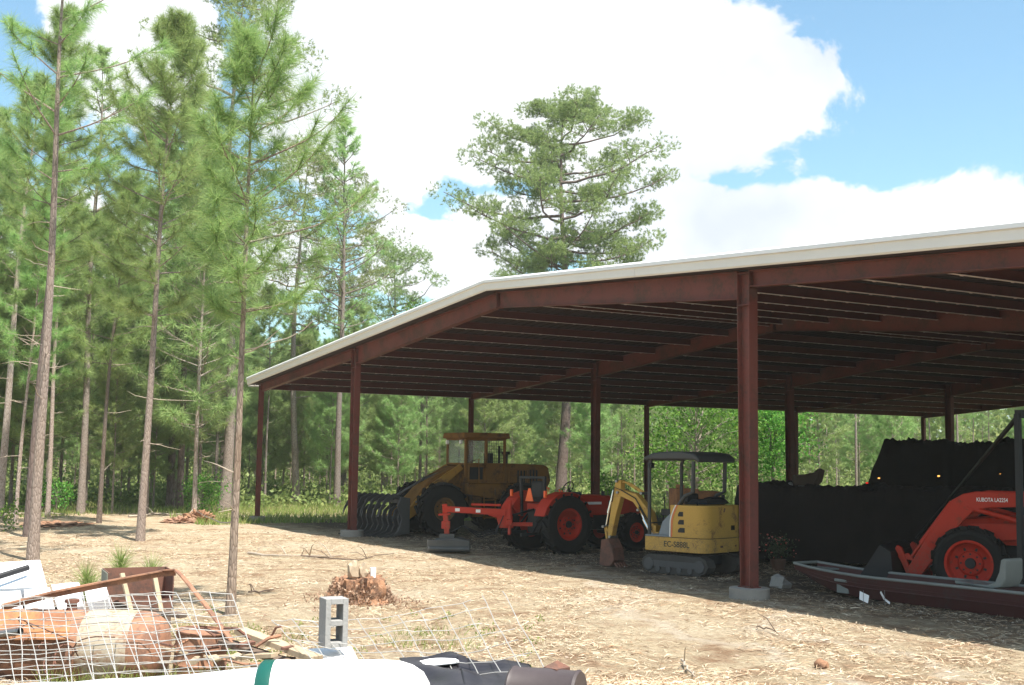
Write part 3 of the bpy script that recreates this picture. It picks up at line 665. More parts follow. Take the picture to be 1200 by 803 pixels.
# house
def rounded(x0, x1, hw, rr=.25, front=.12, n=6):
    pts = []
    for cx_, cy_, r, a0 in ((x1-front, hw-front, front, 0), (x0+rr, hw-rr, rr, 90), (x0+rr, -hw+rr, rr, 180), (x1-front, -hw+front, front, 270)):
        for k in range(n+1):
            a = math.radians(a0+90*k/n); pts.append((cx_+r*math.cos(a), cy_+r*math.sin(a)))
    return pts
MB().prism(rounded(-.82, .82, .73), .50, .80, 'z').build('deck', YL, EX, smooth=True, bevel=.012)
b = MB(); ring = rounded(-.825, .1, .735, .28, .05)
MB().prism([(q[0], q[1]) for q in ring], .808, 1.50, 'z').build('engine_cover', YL, EX, smooth=True, bevel=.018, seg=3)
MB().prism(rounded(-.815, .09, .725, .28, .05), .795, .812, 'z').build('cover_seam', M['decaldark'], EX)
b = MB()                                                        # side louvres and stripe on the curved front corner of the cover
for k in range(3):
    z = .92+.17*k; w_ = .17-.02*k
    b.prism([(-.30+.02*k, z), (-.30+.02*k+w_, z), (-.30+.02*k+w_, z+.05), (-.30+.02*k+w_*.72, z+.10), (-.30+.02*k, z+.10)], .732, .742)
b.build('louvre', M['black'], EX)
arc = [(.08-.02*(k/8)-.36*max(0, k/8-.45)**1.6, .82+.68*k/8) for k in range(9)]
b = MB()
b.prism([(x-.02, z) for x, z in arc]+[(x-.055, z) for x, z in arc[::-1]], .733, .741); b.build('stripe', M['decalorange'], EX)
b = MB(); b.prism([(x+.022, z) for x, z in arc]+[(x-.004, z) for x, z in arc[::-1]], .733, .740); b.build('edge_strip', M['decal'], EX)
b = MB(); b.box((-.825, -.30, 1.02), (.03, .12, .10)); b.build('tail_lamp', M['deepblack'], EX)
b = MB(); b.box((-.822, .12, .63), (.012, .09, .045)); b.box((-.822, -.42, .63), (.012, .05, .04)); b.box((-.8305, .02, 1.40), (.012, .03, .09), Matrix.Rotation(.5, 3, 'X')); b.build('latch', M['rustdark'], EX)
lettering('EC-S888L', .17, M['decaldark'], EX, (-.08, .7325, .655), (PI/2, 0, PI), ext=.001)
b = MB(); b.box((.42, .05, .82), (.80, 1.2, .03)); b.build('floor_plate', M['greyfloor'], EX)
b = MB(); b.prism([(.02, .83), (.30, .83), (.24, 1.18), (.12, 1.46), (.02, 1.46)], -.5, .5); b.build('seat_base', M['greyfloor'], EX, bevel=.04)
MB().prism([(.02, .83), (.50, .83), (.40, 1.12), (.20, 1.30), (.06, 1.40), (.02, 1.40)], .50, .60).build('cab_side_panel', M['greyfloor'], EX, bevel=.03)
b = MB(); b.box((.28, 0, 1.24), (.44, .46, .11)); b.box((.05, 0, 1.62), (.11, .44, .24)); b.build('seat', M['black'], EX, bevel=.04)
b = MB(); b.box((-.35, -.1, 1.57), (.5, .9, .10), None, .8); b.blob((-.3, -.4, 1.6), (.28, .22, .07), 2, .3, 2, 4); b.build('cover_mat', M['black'], EX)
b = MB()
for s in (1, -1):
    b = MB(); b.box((.32, s*.40, 1.32), (.4, .14, .14)); b.tube([(.45, s*.42, 1.36), (.47, s*.42, 1.6)], .014); b.blob((.47, s*.42, 1.63), .032, 1, 0); b.build('control_console', M['black'], EX, bevel=.01)
    b = MB(); b.tube([(.72, s*.14, .83), (.70, s*.14, 1.3)], .014); b.box((.72, s*.16, .86), (.1, .08, .04)); b.build('travel_lever', M['black'], EX)
b = MB()                                                        # canopy on four posts
for s in (1, -1):
    b.tube([(.74, s*.60, .80), (.74, s*.60, 2.36), (.68, s*.60, 2.5)], .04, 8); b.tube([(-.02, s*.60, 1.46), (-.22, s*.60, 1.7), (-.42, s*.60, 1.78), (-.44, s*.60, 2.44)], .045, 8)
b.bar((.74, -.6, 1.08), (.74, .6, 1.08), .03, .03); b.build('canopy_post', M['greycanopy'], EX, smooth=True)
cp = []
xs_ = [.86, .82, .6, .2, -.2, -.5, -.62, -.66]; zs_ = [2.45, 2.53, 2.61, 2.65, 2.65, 2.61, 2.53, 2.42]
b = MB(); b.prism(list(zip(xs_, zs_))+[(-.60, 2.42), (-.5, 2.47), (.7, 2.47), (.80, 2.45)], -.70, .70); b.build('canopy', M['greycanopy'], EX, smooth=True, bevel=.035)
b = MB(); b.box((.70, .58, 2.34), (.09, .12, .12)); b.build('work_lamp', M['black'], EX, bevel=.02)
# boom group: swing post, boom, dipper, bucket, rams (boom folded up, dipper hanging)
b = MB(); b.box((.95, 0, .68), (.22, .26, .36)); b.box((1.02, 0, .9), (.16, .2, .2)); b.build('swing_post', YL, EX, bevel=.02)
bo = MB().prism([(0.940, .78), (1.074, .76), (1.276, 1.22), (1.595, 1.62), (2.066, 1.80), (2.049, 1.96), (1.511, 1.84), (1.108, 1.38)], -.10, .10).build('boom', YL, EX, bevel=.015)
MB().cyl((1.074, 0, .72), (1.343, 0, 1.18), .05, 12).cyl((1.343, 0, 1.18), (1.427, 0, 1.38), .028, 10).build('boom_ram', M['chrome'], bo)
MB().cyl((1.343, 0, 1.86), (1.814, 0, 2.12), .045, 12).cyl((1.814, 0, 2.12), (2.066, 0, 2.16), .026, 10).build('dipper_ram', YL, bo)
di = MB().prism([(1.965, 2.2), (2.116, 2.16), (2.183, 1.84), (2.351, .78), (2.334, .62), (2.250, .62), (2.116, 1.2), (1.948, 1.78)], -.085, .085).build('dipper', YL, EX, bevel=.015)
MB().cyl((2.217, 0, 1.92), (2.385, 0, 1.3), .04, 12).cyl((2.385, 0, 1.3), (2.452, 0, .95), .022, 10).build('bucket_ram', M['chrome'], di)
MB().bar((2.452, 0, .94), (2.301, 0, .76), .12, .05).bar((2.452, 0, .92), (2.385, 0, .55), .1, .05).build('bucket_link', YL, di)
b = MB(); side = [(2.435, .60), (2.250, .64), (2.116, .42), (2.049, .16), (2.133, .05), (2.351, .02), (2.250, .12), (2.292, .35)]
for s in (1, -1): b.prism([(2.435, .60), (2.250, .64), (2.116, .42), (2.066, .16), (2.150, .04), (2.301, .02), (2.486, .04)], s*.19-.015, s*.19+.015)
for (a, c) in zip([(2.435, .60), (2.250, .64), (2.116, .42), (2.066, .16), (2.150, .04)], [(2.250, .64), (2.116, .42), (2.066, .16), (2.150, .04), (2.334, .02)]): b.bar((a[0], 0, a[1]), (c[0], 0, c[1]), .37, .02)
for q in range(4): b.bar((2.066, -.16+q*.107, .10), (1.965, -.16+q*.107, .0), .05, .03)
bk = b.build('bucket', M['rustdark'], EX)
b = MB()
for s in (1, -1): b.tube([(1.0, s*.07, .85), (1.2, s*.125, 1.25), (1.5, s*.125, 1.72), (1.9, s*.12, 1.92), (2.12, s*.12, 2.0), (2.2, s*.11, 1.6)], .014, 6)
b.tube([(1.02, .03, .8), (1.1, .16, 1.05), (1.3, .16, 1.4), (1.42, .1, 1.5)], .013, 6); b.build('hydraulic_hose', M['black'], EX)
for x, z in ((1.02, .82), (1.43, 1.42), (1.34, 1.86), (2.06, 2.16), (2.03, 1.86), (2.25, .68), (2.45, .93)): MB().cyl((x, -.14, z), (x, .14, z), .035, 12).build('pivot_pin', M['steel'], EX)
b = MB(); b.tube([(-.1, .55, 1.5), (-.1, .55, 1.56), (-.5, .55, 1.56), (-.5, .55, 1.5)], .014, 6); b.cyl((-.45, -.5, 1.5), (-.45, -.5, 1.72), .04, 10); b.build('handrail', M['black'], EX)

for o in EX.children_recursive:                                 # the folded arm stands a little lower
    if o.type == 'MESH' and o.name.split('.')[0] in ('boom', 'boom_ram', 'dipper', 'dipper_ram', 'bucket_ram', 'bucket_link', 'hydraulic_hose', 'pivot_pin'):
        for v_ in o.data.vertices:
            if v_.co.z > .76: v_.co.z = .76+(v_.co.z-.76)*.86
# ---- right hand loader tractor
p = spot(1186, 21.3)
hx = head(-.86, .51)
f0 = at(1137, 659, 21.6); fw = Vector((math.cos(hx), math.sin(hx), 0)); lf = Vector((-fw.y, fw.x, 0))
org = f0 - lf*.86 - fw*2.65
KT = thing('loader_tractor', 'orange tractor with front loader arms and open rims standing behind the maroon boat', 'tractor', (org.x, org.y, 0), hx)
tractor_body(KT, 2.65, (.88, .5, .45), (.66, .40, .41), 1.84, 0, .95)
la = None
for s in (1, -1):
    y = s*.62
    prof = [(1.15, 1.93), (1.15, 1.72), (2.35, 1.66), (2.60, 1.60), (2.78, 1.42), (3.55, .38), (3.66, .22), (3.86, .30), (3.80, .50), (3.12, 1.58), (2.98, 1.78), (2.78, 1.90), (2.55, 1.95)]
    a = MB().prism(prof, y-.06, y+.06).build('loader_arm', O, KT, bevel=.015)
    MB().cyl((3.36, y-.07, .96), (3.36, y+.07, .96), .07, 16).build('pivot_boss', M['orange_rim'], a)
    MB().cyl((1.50, y+s*.02, 1.32), (2.1, y+s*.02, 1.50), .05, 12).cyl((2.1, y+s*.02, 1.5), (2.72, y+s*.02, 1.66), .045, 12).build('lift_ram', O, a)
    MB().cyl((2.98, y+s*.0, 1.74), (3.55, y+s*.0, .96), .055, 12).cyl((3.55, y, .96), (3.74, y, .70), .028, 10).build('tilt_ram', O, a)
    MB().bar((1.25, y, .75), (1.25, y, 1.92), .14, .10).prism([(1.15, 1.15), (2.75, 1.02), (2.85, 1.12), (2.85, 1.32), (2.70, 1.36), (1.15, 1.40)], y-s*.16-.03, y-s*.16+.03).build('loader_tower', O, KT, bevel=.012)
    b = MB(); b.prism([(3.60, .20), (3.72, .16), (4.02, .86), (3.98, .92), (3.90, .88), (3.80, .62)], y-.05, y+.05); b.prism([(3.64, .62), (3.78, .78), (3.98, .72), (3.92, .62), (3.8, .66)], y-.04, y+.04); b.build('quick_attach', O, KT, bevel=.01)
    lettering('KUBOTA LA2254', .10, M['decal'], a, (2.28, y+s*.0625, 1.80), (PI/2, 0, PI if s > 0 else 0), ext=.001).scale = (.72, 1, 1)
MB().bar((3.72, -.62, .45), (3.72, .62, .45), .09, .09).bar((2.9, -.6, 1.6), (2.9, .6, 1.6), .09, .09).build('cross_tube', O, KT)
b = MB()
for s in (1, -1): b.prism([(3.98, .08), (4.02, .80), (4.22, .92), (4.35, .72), (4.62, .30), (4.80, .06)], s*1.02-.015, s*1.02+.015)
for a_, c_ in (((3.98, .08), (4.02, .80)), ((4.02, .80), (4.22, .92)), ((3.98, .08), (4.8, .05))): b.bar((a_[0], 0, a_[1]), (c_[0], 0, c_[1]), 2.03, .02)
b.build('loader_bucket', M['black'], KT)
b = MB(); b.box((-.25, 0, 1.72), (.12, .5, .5)); b.build('seat_back', M['black'], KT, bevel=.04)
b = MB()
for s in (1, -1): b.bar((-.5, s*.55, 1.0), (-.55, s*.55, 2.6), .09, .08)
b.bar((-.55, -.55, 2.6), (-.55, .55, 2.6), .08, .08); b.build('roll_bar', M['black'], KT, bevel=.015)
# ------------------------------------------------------------------ boat
bow = onz(950, 690, .02); stern = onz(1215, 724, .02); dirv = (stern-bow); dirv.z = 0; dirv.normalize()
BT = thing('jon_boat', 'maroon flat bottomed jon boat with grey gunwales lying at the barn edge', 'boat', (bow.x, bow.y, gz(bow)), math.atan2(dirv.y, dirv.x))
Lb = 5.3; sec = []; inn = []
for k in range(13):
    t = k/12; x = -.12+Lb*t
    wdt = .32+.24*min(1, t*2.6)**.7; rise = .26*max(0, 1-t*3.2)**1.8; top = .40+.03*t+.10*max(0, 1-t*2.5)**2
    bx = x+.25*max(0, 1-t*4)
    sec.append([(bx, -wdt*.80, .03+rise), (x, -wdt*.93, .03+rise+(top-rise)*.45), (x, -wdt, top), (x, -wdt+.03, top), (bx, -wdt*.78, .06+rise), (bx, wdt*.78, .06+rise), (x, wdt-.03, top), (x, wdt, top), (x, wdt*.93, .03+rise+(top-rise)*.45), (bx, wdt*.80, .03+rise)])
n = 10; vs = [q for s_ in sec for q in s_]
fs = [(i*n+j, i*n+(j+1) % n, (i+1)*n+(j+1) % n, (i+1)*n+j) for i in range(12) for j in range(n)]
fs += [tuple(range(n)), tuple(12*n+j for j in reversed(range(n)))]
MB().add(vs, fs).build('hull', M['boat'], BT, bevel=.004)
b = MB()
for j in (2, 7):
    b.tube([Vector(s_[j])+Vector((0, .012 if j == 2 else -.012, .008)) for s_ in sec], .028, 8)
b.tube([Vector(sec[0][2])+Vector((0, .02, .01)), Vector(sec[0][7])+Vector((0, -.02, .01))], .028, 8)
b.build('gunwale', M['boatin'], BT, smooth=True)
for i_ in (3, 6): MB().box((sec[i_][0][0], 0, .30), (.32, .98, .05)).box((sec[i_][0][0], 0, .18), (.28, .9, .22)).build('bench', M['boatin'], BT, bevel=.01)
MB().box((.2, 0, .42), (.55, .56, .03)).build('bow_deck', M['boatin'], BT, bevel=.01)
b = MB()
for s in (1, -1):
    for zz in (.2, .27): b.tube([Vector(s_[1 if s < 0 else 8])*1 + Vector((0, s*.008, zz-.2)) for s_ in sec[1:]], .012, 6)
b.build('rub_rail', M['boat'], BT)
sx = (onz(1166, 690, .4)-Vector((bow.x, bow.y, 0))).dot(dirv)
st = [(-.52, .50), (-.2, .47), (.12, .48), (.26, .54), (.34, .70), (.38, .90), (.44, .93), (.47, .90), (.46, .60), (.38, .46), (.2, .42), (-.5, .44)]
MB().prism([(sx-.05+x, z) for x, z in st], -.26, .20).build('boat_seat', M['boatin'], BT, smooth=True, bevel=.03, seg=3)

# ------------------------------------------------------------------ dark stacked load and trailer deep under the roof
def heap(name, p0, p1, wid, h, mat, amp, seed, lean=.5, n=150, m=30, parent=None, z0=0):
    """a long covered heap from p0 to p1: rough top, sloping ends"""
    p0, p1 = Vector(p0), Vector(p1); d = (p1-p0); L = d.length; d.normalize(); s = Vector((-d.y, d.x, 0)); vs = []
    for i in range(n+1):
        t = i/n
        for j in range(m+1):
            u = j/m*2-1
            prof = 1-max(0, abs(u)-.72)/.28*.92
            endf = min(1, t*L/lean, (1-t)*L/lean); endf = max(.0, endf)
            hh = h*min(prof, endf if endf < 1 else 1)
            q = p0+d*(t*L)+s*(u*wid/2)
            hh += (amp*mnoise.noise((q.x*1.1+seed, q.y*1.1, seed))+amp*.9*mnoise.noise((q.x*3.4+seed, q.y*3.4, seed))+amp*.8*mnoise.noise((q.x*9+seed, q.y*9, seed)))*min(1, hh*2)
            vs.append((q.x, q.y, z0+max(0, hh)))
    fs = [(i*(m+1)+j, i*(m+1)+j+1, (i+1)*(m+1)+j+1, (i+1)*(m+1)+j) for i in range(n) for j in range(m)]
    return MB().add(vs, fs).build(name, mat, parent, smooth=True)
a0, a1 = spot(868, 30), spot(1215, 27)
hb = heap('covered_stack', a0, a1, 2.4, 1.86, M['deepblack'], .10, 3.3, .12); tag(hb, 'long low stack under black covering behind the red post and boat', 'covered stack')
t0, t1 = spot(1012, 35), spot(1300, 33)
dv = (t1-t0).normalized(); TL = thing('loaded_trailer', 'tall black loaded trailer with small amber and red marker lights deep in shade', 'trailer', (t0.x, t0.y, 0), math.atan2(dv.y, dv.x))
b = MB(); b.box((4.2, 0, 1.0), (8.4, 2.4, .25)); 
for q in range(8): b.box((.1+q*1.17, -1.21, 1.45), (.10, .06, .9)); b.box((.1+q*1.17, 1.21, 1.45), (.10, .06, .9))
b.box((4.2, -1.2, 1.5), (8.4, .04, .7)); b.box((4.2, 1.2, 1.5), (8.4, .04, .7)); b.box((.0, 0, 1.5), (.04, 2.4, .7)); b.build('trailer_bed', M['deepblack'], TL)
for x in (1.6, 2.6, 6.8):
    MB().lathe([(.2, -.3), (.48, -.3), (.5, 0), (.48, .3), (.2, .3)], (x, -.85, .5), 24, 'y', True).lathe([(.2, -.3), (.48, -.3), (.5, 0), (.48, .3), (.2, .3)], (x, .85, .5), 24, 'y', True).build('trailer_wheel', M['rubber'], TL)
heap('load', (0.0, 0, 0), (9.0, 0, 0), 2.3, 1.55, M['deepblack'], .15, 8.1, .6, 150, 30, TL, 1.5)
for u_, v_, mt, nm, rr in ((1030, 560.5, 'amber', 'amber_marker_light', (.035, .02)), (1100, 558, 'amber', 'amber_marker_light', (.038, .024)), (1172, 555.5, 'amber', 'amber_marker_light', (.02, .01)), (1016, 566, 'red', 'red_marker_light', (.04, .025))):
    # on the trailer side (local y = -1.25)
    r = ray(u_, v_); nrm = Vector((-dv.y, dv.x, 0)); o_ = Vector((t0.x, t0.y, 0)) - nrm*1.27
    tt = (o_-CAM).dot(nrm)/r.dot(nrm); wp = CAM+r*tt; lp = Vector(((wp-Vector((t0.x, t0.y, 0))).dot(dv), -1.27, wp.z))
    MB().blob(lp, (rr[0], .03, rr[1]), 2, 0).build(nm, M[mt], TL, smooth=True)
# brown casing lying on the covered stack
q = at(946, 566, 29.6); rz = head(1, 0)
BC = thing('machine_casing', 'small brown machine casing with a short upright arm resting on the black stack', 'machine part', (q.x, q.y, 1.80), rz)
b = MB(); b.prism([(-.34, .08), (-.34, .34), (-.05, .36), (.22, .42), (.24, .30), (.12, .10)], -.15, .15); b.build('casing', M['shadebrown'], BC, bevel=.02)
b = MB(); b.prism([(.14, .12), (.20, .44), (.32, .52), (.42, .46), (.36, .2), (.26, .1)], -.1, .1); b.build('arm', M['shadebrown'], BC, bevel=.02)
MB().blob((-.42, 0, .1), .07, 2, .1).build('foot', M['steel'], BC); MB().blob((-.1, 0, .06), (.13, .1, .09), 2, .1).build('foot', M['steel'], BC)
# rusty hopper behind the mini excavator
q = spot(812, 31.5); HP = thing('steel_hopper', 'rusty brown steel hopper on legs showing through the excavator cab opening', 'hopper', (q.x, q.y, gz(q)), head(1, .15))
b = MB(); b.box((-.25, 0, 1.42), (.62, .7, .62)); b.box((.34, 0, 1.42), (.60, .66, .50)); b.prism([(-.52, 1.12), (.02, 1.12), (-.12, .72), (-.38, .72)], -.3, .3); b.box((-.35, 0, 1.78), (.1, .5, .1)); b.build('hopper_body', M['rustorange'], HP, bevel=.02)
for x in (-.5, .58):
    for y in (-.3, .3): MB().bar((x, y, 0), (x*.95, y, 1.2), .06, .06).build('leg', M['rustdark'], HP)
# dark steel A-frame hoist at the right
f1 = spot(1193, 20.6); top = at(1197, 487, 21.4); f2 = at(1128, 568, 24.3); f2d = (f2-top); k = -top.z/f2d.z; f2 = top+f2d*k
AF = thing('frame_hoist', 'dark steel hoist frame with upright leg and slanting brace over the loader tractor', 'hoist', (f1.x, f1.y, gz(f1)))
o3 = Vector((f1.x, f1.y, 0)); b = MB(); tpl = top-o3
b.bar((0, 0, 0), (tpl.x*.2, tpl.y*.2, tpl.z), .09, .09); b.box((0, 0, .015), (.3, .3, .03)); b.build('upright', M['black'], AF)
MB().bar((tpl.x*.2, tpl.y*.2, tpl.z-.05), tpl+(f2-top)*.999+Vector((0, 0, 0)), .06, .06, w2=.03, h2=.03).build('brace', M['black'], AF)
b = MB(); e = tpl+RH*2.2+FH*.4; b.bar((tpl.x*.2, tpl.y*.2, tpl.z), e, .14, .14); b.bar(e, (e.x, e.y, 0), .12, .12); b.build('crossbeam', M['black'], AF)

# ------------------------------------------------------------------ small things near the front post
q = spot(912, 30.2*.77); q = onz(912, 668, 0)
PL = thing('flowering_plant', 'dark leafy plant with pinkish red blooms in pot right of the front post', 'potted plant', (q.x, q.y, gz(q)))
MB().lathe([(0, 0), (.16, 0), (.22, .3), (.20, .3), (.18, .26), (0, .26)], n=20).build('pot', M['terracotta'], PL, smooth=True)
rng = np.random.default_rng(5)
def leafcloud(C, n, R, L, W, rng, up=.2):
    P = C+rng.normal(0, 1, (n, 3))*R; d = rng.normal(0, 1, (n, 3)); d[:, 2] += up; d /= np.linalg.norm(d, axis=1)[:, None]
    s_ = np.cross(d, rng.normal(0, 1, (n, 3))); s_ /= np.linalg.norm(s_, axis=1)[:, None]
    l = (L*rng.uniform(.6, 1.2, n))[:, None]; ww = (W*rng.uniform(.6, 1.2, n))[:, None]
    V = np.stack([P, P+d*l*.5+s_*ww*.5, P+d*l, P+d*l*.5-s_*ww*.5], 1).reshape(-1, 3)
    return V, np.arange(n*4).reshape(-1, 4)
V, Fc = leafcloud(np.array([0, 0, .62]), 420, np.array([.17, .17, .16]), .11, .05, rng); PL.scale = (.85, .85, .8); tri_mesh('foliage', V, Fc, plain('dark_pot_leaves', (.035, .055, .02), .7), PL)
V, Fc = leafcloud(np.array([.0, 0, .72]), 46, np.array([.24, .24, .16]), .07, .07, rng); tri_mesh('blossom', V, Fc, island('pink_petals', [(.45, .05, .05), (.6, .25, .22), (.55, .1, .08)]), PL)
q = onz(912, 689, 0); b = MB(); b.blob((0, 0, .13), (.20, .13, .17), 1, .7, 1.4, 6); b.box((.06, .03, .06), (.3, .25, .16), Matrix.Rotation(.4, 3, 'Y')); o = b.build('concrete_rubble', M['concrete'], loc=(q.x, q.y, gz(q))); tag(o, 'broken grey concrete chunk beside the footing of the front red post', 'rubble')
for u_, v_, lab, rz_ in ((1012, 712, 'white paper tag on a wire stake in front of the boat', .5), (1037, 712, 'folded white paper tag on wire stake, just right of a flat tag', 1.3)):
    q = onz(u_, v_, 0); T = thing('paper_tag', lab, 'tag', (q.x, q.y, gz(q)), rz_, 'paper tags before the boat')
    MB().tube([(0, 0, 0), (0, 0, .28)], .004, 5).build('stake', M['steel'], T)
    MB().add([(-.07, 0, .12), (.07, .02, .06), (.09, .03, .19), (-.06, .0, .26)] if rz_ < 1 else [(-.09, 0, .24), (0, .04, .12), (.02, .02, .14), (-.07, 0, .27), (.09, .0, .04), (.1, 0, .08)], [(0, 1, 2, 3)] if rz_ < 1 else [(0, 1, 2, 3), (1, 4, 5, 2)]).build('paper', M['white'], T)

# ------------------------------------------------------------------ stump, rocks, cinder blocks
q = onz(421, 703, 0); q.z = gz(q); ST = thing('tree_stump', 'shredded red brown tree stump chunk behind the upright grey block', 'stump', q)
rng = np.random.default_rng(11); prof = []
bm_ = MB(); vs = []; n = 64; hs = [-.1, .02, .11, .20, .29, .36, .41]
for k, h_ in enumerate(hs):
    for j in range(n):
        a = 2*PI*j/n; r_ = .60-.16*k/6+.17*mnoise.noise((math.cos(a)*2.2, math.sin(a)*2.2, h_*1.5))+.11*mnoise.noise((math.cos(a)*7, math.sin(a)*7, h_*2))+rng.uniform(-.025, .025)
        if k < 2: r_ += .16-.08*k
        vs.append((r_*math.cos(a), r_*math.sin(a)*.8, h_+(.06*mnoise.noise((math.cos(a)*3, math.sin(a)*3, 9))+rng.uniform(-.02, .03) if k > 3 else 0)))
fs = [(k*n+j, k*n+(j+1) % n, (k+1)*n+(j+1) % n, (k+1)*n+j) for k in range(len(hs)-1) for j in range(n)]+[tuple((len(hs)-1)*n+j for j in range(n))]
bm_.add(vs, fs)
bm_.build('wood_body', M['stump'], ST)
V, Fc = [], []
nsp = 2600; a = rng.uniform(0, 2*PI, nsp); hh = rng.uniform(0, .42, nsp)*rng.uniform(0, 1, nsp)**.4; rr = .62-.16*hh/.41+rng.normal(0, .05, nsp)+np.where(hh < .06, rng.exponential(.22, nsp), 0)
P = np.stack([rr*np.cos(a), rr*np.sin(a)*.8, hh], 1); d = np.stack([np.cos(a)*.4, np.sin(a)*.4, rng.normal(.5, .7, nsp)], 1)+rng.normal(0, .3, (nsp, 3)); d /= np.linalg.norm(d, axis=1)[:, None]
s_ = np.cross(d, rng.normal(0, 1, (nsp, 3))); s_ /= np.linalg.norm(s_, axis=1)[:, None]; l = rng.uniform(.02, .08, nsp)[:, None]
V = np.stack([P-s_*.02, P+s_*.02, P+d*l], 1).reshape(-1, 3); tri_mesh('splinters', V, np.arange(nsp*3).reshape(-1, 3), island('stump_splinters', [(.17, .10, .07), (.31, .20, .135), (.44, .31, .22), (.22, .12, .08)]), ST)
for u_, rx, sd, lab in ((414, (.10, .09, .18), 1, 'tall pointed tan rock standing on top of stump'), (426, (.10, .09, .15), 4, 'squat tan rock on the stump beside a pointed rock')):
    wp = at(u_, 672, (q-CAM).dot(CF)); o = MB().blob((0, 0, rx[2]*.8), rx, 2, .55, 1.6, sd).build('rock', M['rock'], loc=(wp.x, wp.y, q.z+.38)); tag(o, lab, 'rock', 'rocks on the stump')
wp = at(437, 672, (q-CAM).dot(CF)); o = MB().lathe([(.0, 0), (.05, 0), (.055, .2), (.05, .2), (.046, .01), (0, .01)], n=16).build('plastic_cup', M['white'], loc=(wp.x, wp.y, q.z+.39), smooth=True); tag(o, 'pale plastic cup on the stump beside two tan rocks', 'cup')
def block_mesh(name, loc, R, label, parent=None, sc=1.1):
    # hollow concrete block: outer 0.39 x 0.19 x 0.19, two square cores through it (local z is the long side, cores run along x)
    L_, W_, T_ = .40*sc, .195*sc, .20*sc; t = .046*sc; b = MB()
    b.box((0, -W_/2+t/2, 0), (T_, t, L_)); b.box((0, W_/2-t/2, 0), (T_, t, L_))
    for z in (-L_/2+t/2, 0, L_/2-t/2): b.box((0, 0, z), (T_*.998, W_-2*t, t))
    o = b.build(name, M['cinder'], bevel=.004); o.matrix_world = Matrix.Translation(loc) @ R.to_4x4(); return tag(o, label, 'concrete block', 'concrete blocks in the scrap pile')
bp = at(390, 758, 11.0)
Rb = Matrix.Rotation(head(.42, -.9), 3, 'Z')
block_mesh('cinder_block', bp+Vector((0, 0, .225)), Rb, 'grey hollow concrete block standing on end among scrap, two square holes facing out')
# ------------------------------------------------------------------ the scrap pile in the foreground
def slab_px(name, px, mat, th, label, cat, group=None, bev=.008, kind_extra=None):
    """px: four (u, v, depth) corners of the upper face; the slab gets a real thickness below it"""
    P = [at(*c) for c in px]; c = sum(P, Vector())/4; nrm = (P[1]-P[0]).cross(P[3]-P[0]).normalized()
    if nrm.z < 0: nrm = -nrm
    vs = [p-c for p in P]+[p-c-nrm*th for p in P]
    o = MB().add(vs, [(0, 1, 2, 3), (7, 6, 5, 4), (0, 4, 5, 1), (1, 5, 6, 2), (2, 6, 7, 3), (3, 7, 4, 0)]).build(name, mat, loc=c, bevel=bev)
    return tag(o, label, cat, group)
FG = 'white foam slabs at the left of the scrap pile'
slab_px('foam_slab', ((-70, 663, 13.4), (47, 656, 13.4), (55, 687, 12.7), (-75, 693, 12.7)), M['white'], .14, 'topmost broad white foam slab of the stack with a grey pipe lying on it', 'foam slab', FG)
slab_px('foam_slab', ((-70, 697, 12.6), (24, 692, 12.6), (27, 716, 12.0), (-75, 720, 12.0)), M['white'], .12, 'white foam slab at photo edge just below the broad topmost slab', 'foam slab', FG)
slab_px('foam_slab', ((28, 691, 12.65), (58, 688, 12.65), (64, 713, 12.0), (30, 716, 12.0)), M['white'], .12, 'white foam slab crossed by the orange end of the rusty strip', 'foam slab', FG)
slab_px('foam_slab', ((60, 685, 12.9), (92, 682, 12.9), (97, 690, 12.6), (63, 693, 12.6)), M['white'], .12, 'small white foam slab showing above the middle of the rusty strip', 'foam slab', FG)
slab_px('foam_slab', ((63, 697, 12.5), (93, 693, 12.5), (98, 709, 12.1), (68, 714, 12.1)), M['white'], .12, 'white foam slab below the rusty strip, between two other slabs', 'foam slab', FG)
slab_px('foam_slab', ((99, 692, 12.6), (124, 686, 12.6), (127, 701, 12.2), (102, 706, 12.2)), M['white'], .12, 'rightmost small white foam slab beside the open steel bin', 'foam slab', FG)
cbx = at(25, 716, 12.85); cbx.z = H(cbx.x, cbx.y)
zt = at(0, 693, 12.9).z-.16
o = MB().box((0, 0, (zt-cbx.z)/2), (1.3, 1.9, zt-cbx.z)).build('pallet_crate', M['wooddark'], loc=cbx, bevel=.01); o.rotation_euler = (0, 0, head(.1, 1)); tag(o, 'dark wooden crate under the white foam slabs', 'crate')
pa, pb = at(-12, 684, 12.62), at(33, 670, 12.95)
for p_ in (pa, pb): p_.z += .045
o = MB().tube([pa, pb], .032, 12).build('pipe_length', M['black']); tag(o, 'dark pipe lying across the topmost white foam slab', 'pipe')
# bent rusty strip (an upturned V)
pts = [at(2, 709, 11.5), at(60, 694, 11.7), at(120, 682, 11.9), at(190, 669, 12.1), at(206, 668, 12.1), at(214, 676, 12.0), at(240, 708, 11.7), at(262, 738, 11.4), at(285, 768, 11.1)]
b = MB()
for i in range(len(pts)-1):
    wd = .12 if i < 4 else .075
    b.bar(pts[i], pts[i+1], wd, .014, (0.0, 0.35, 1)); 
    if i < 4: b.bar(pts[i]-Vector((0, 0, .03)), pts[i+1]-Vector((0, 0, .03)), .010, .055)
o = b.build('rusty_strip', M['rust']); tag(o, 'long bent rusty steel strip rising over the scrap pile like an upturned V', 'steel strip')
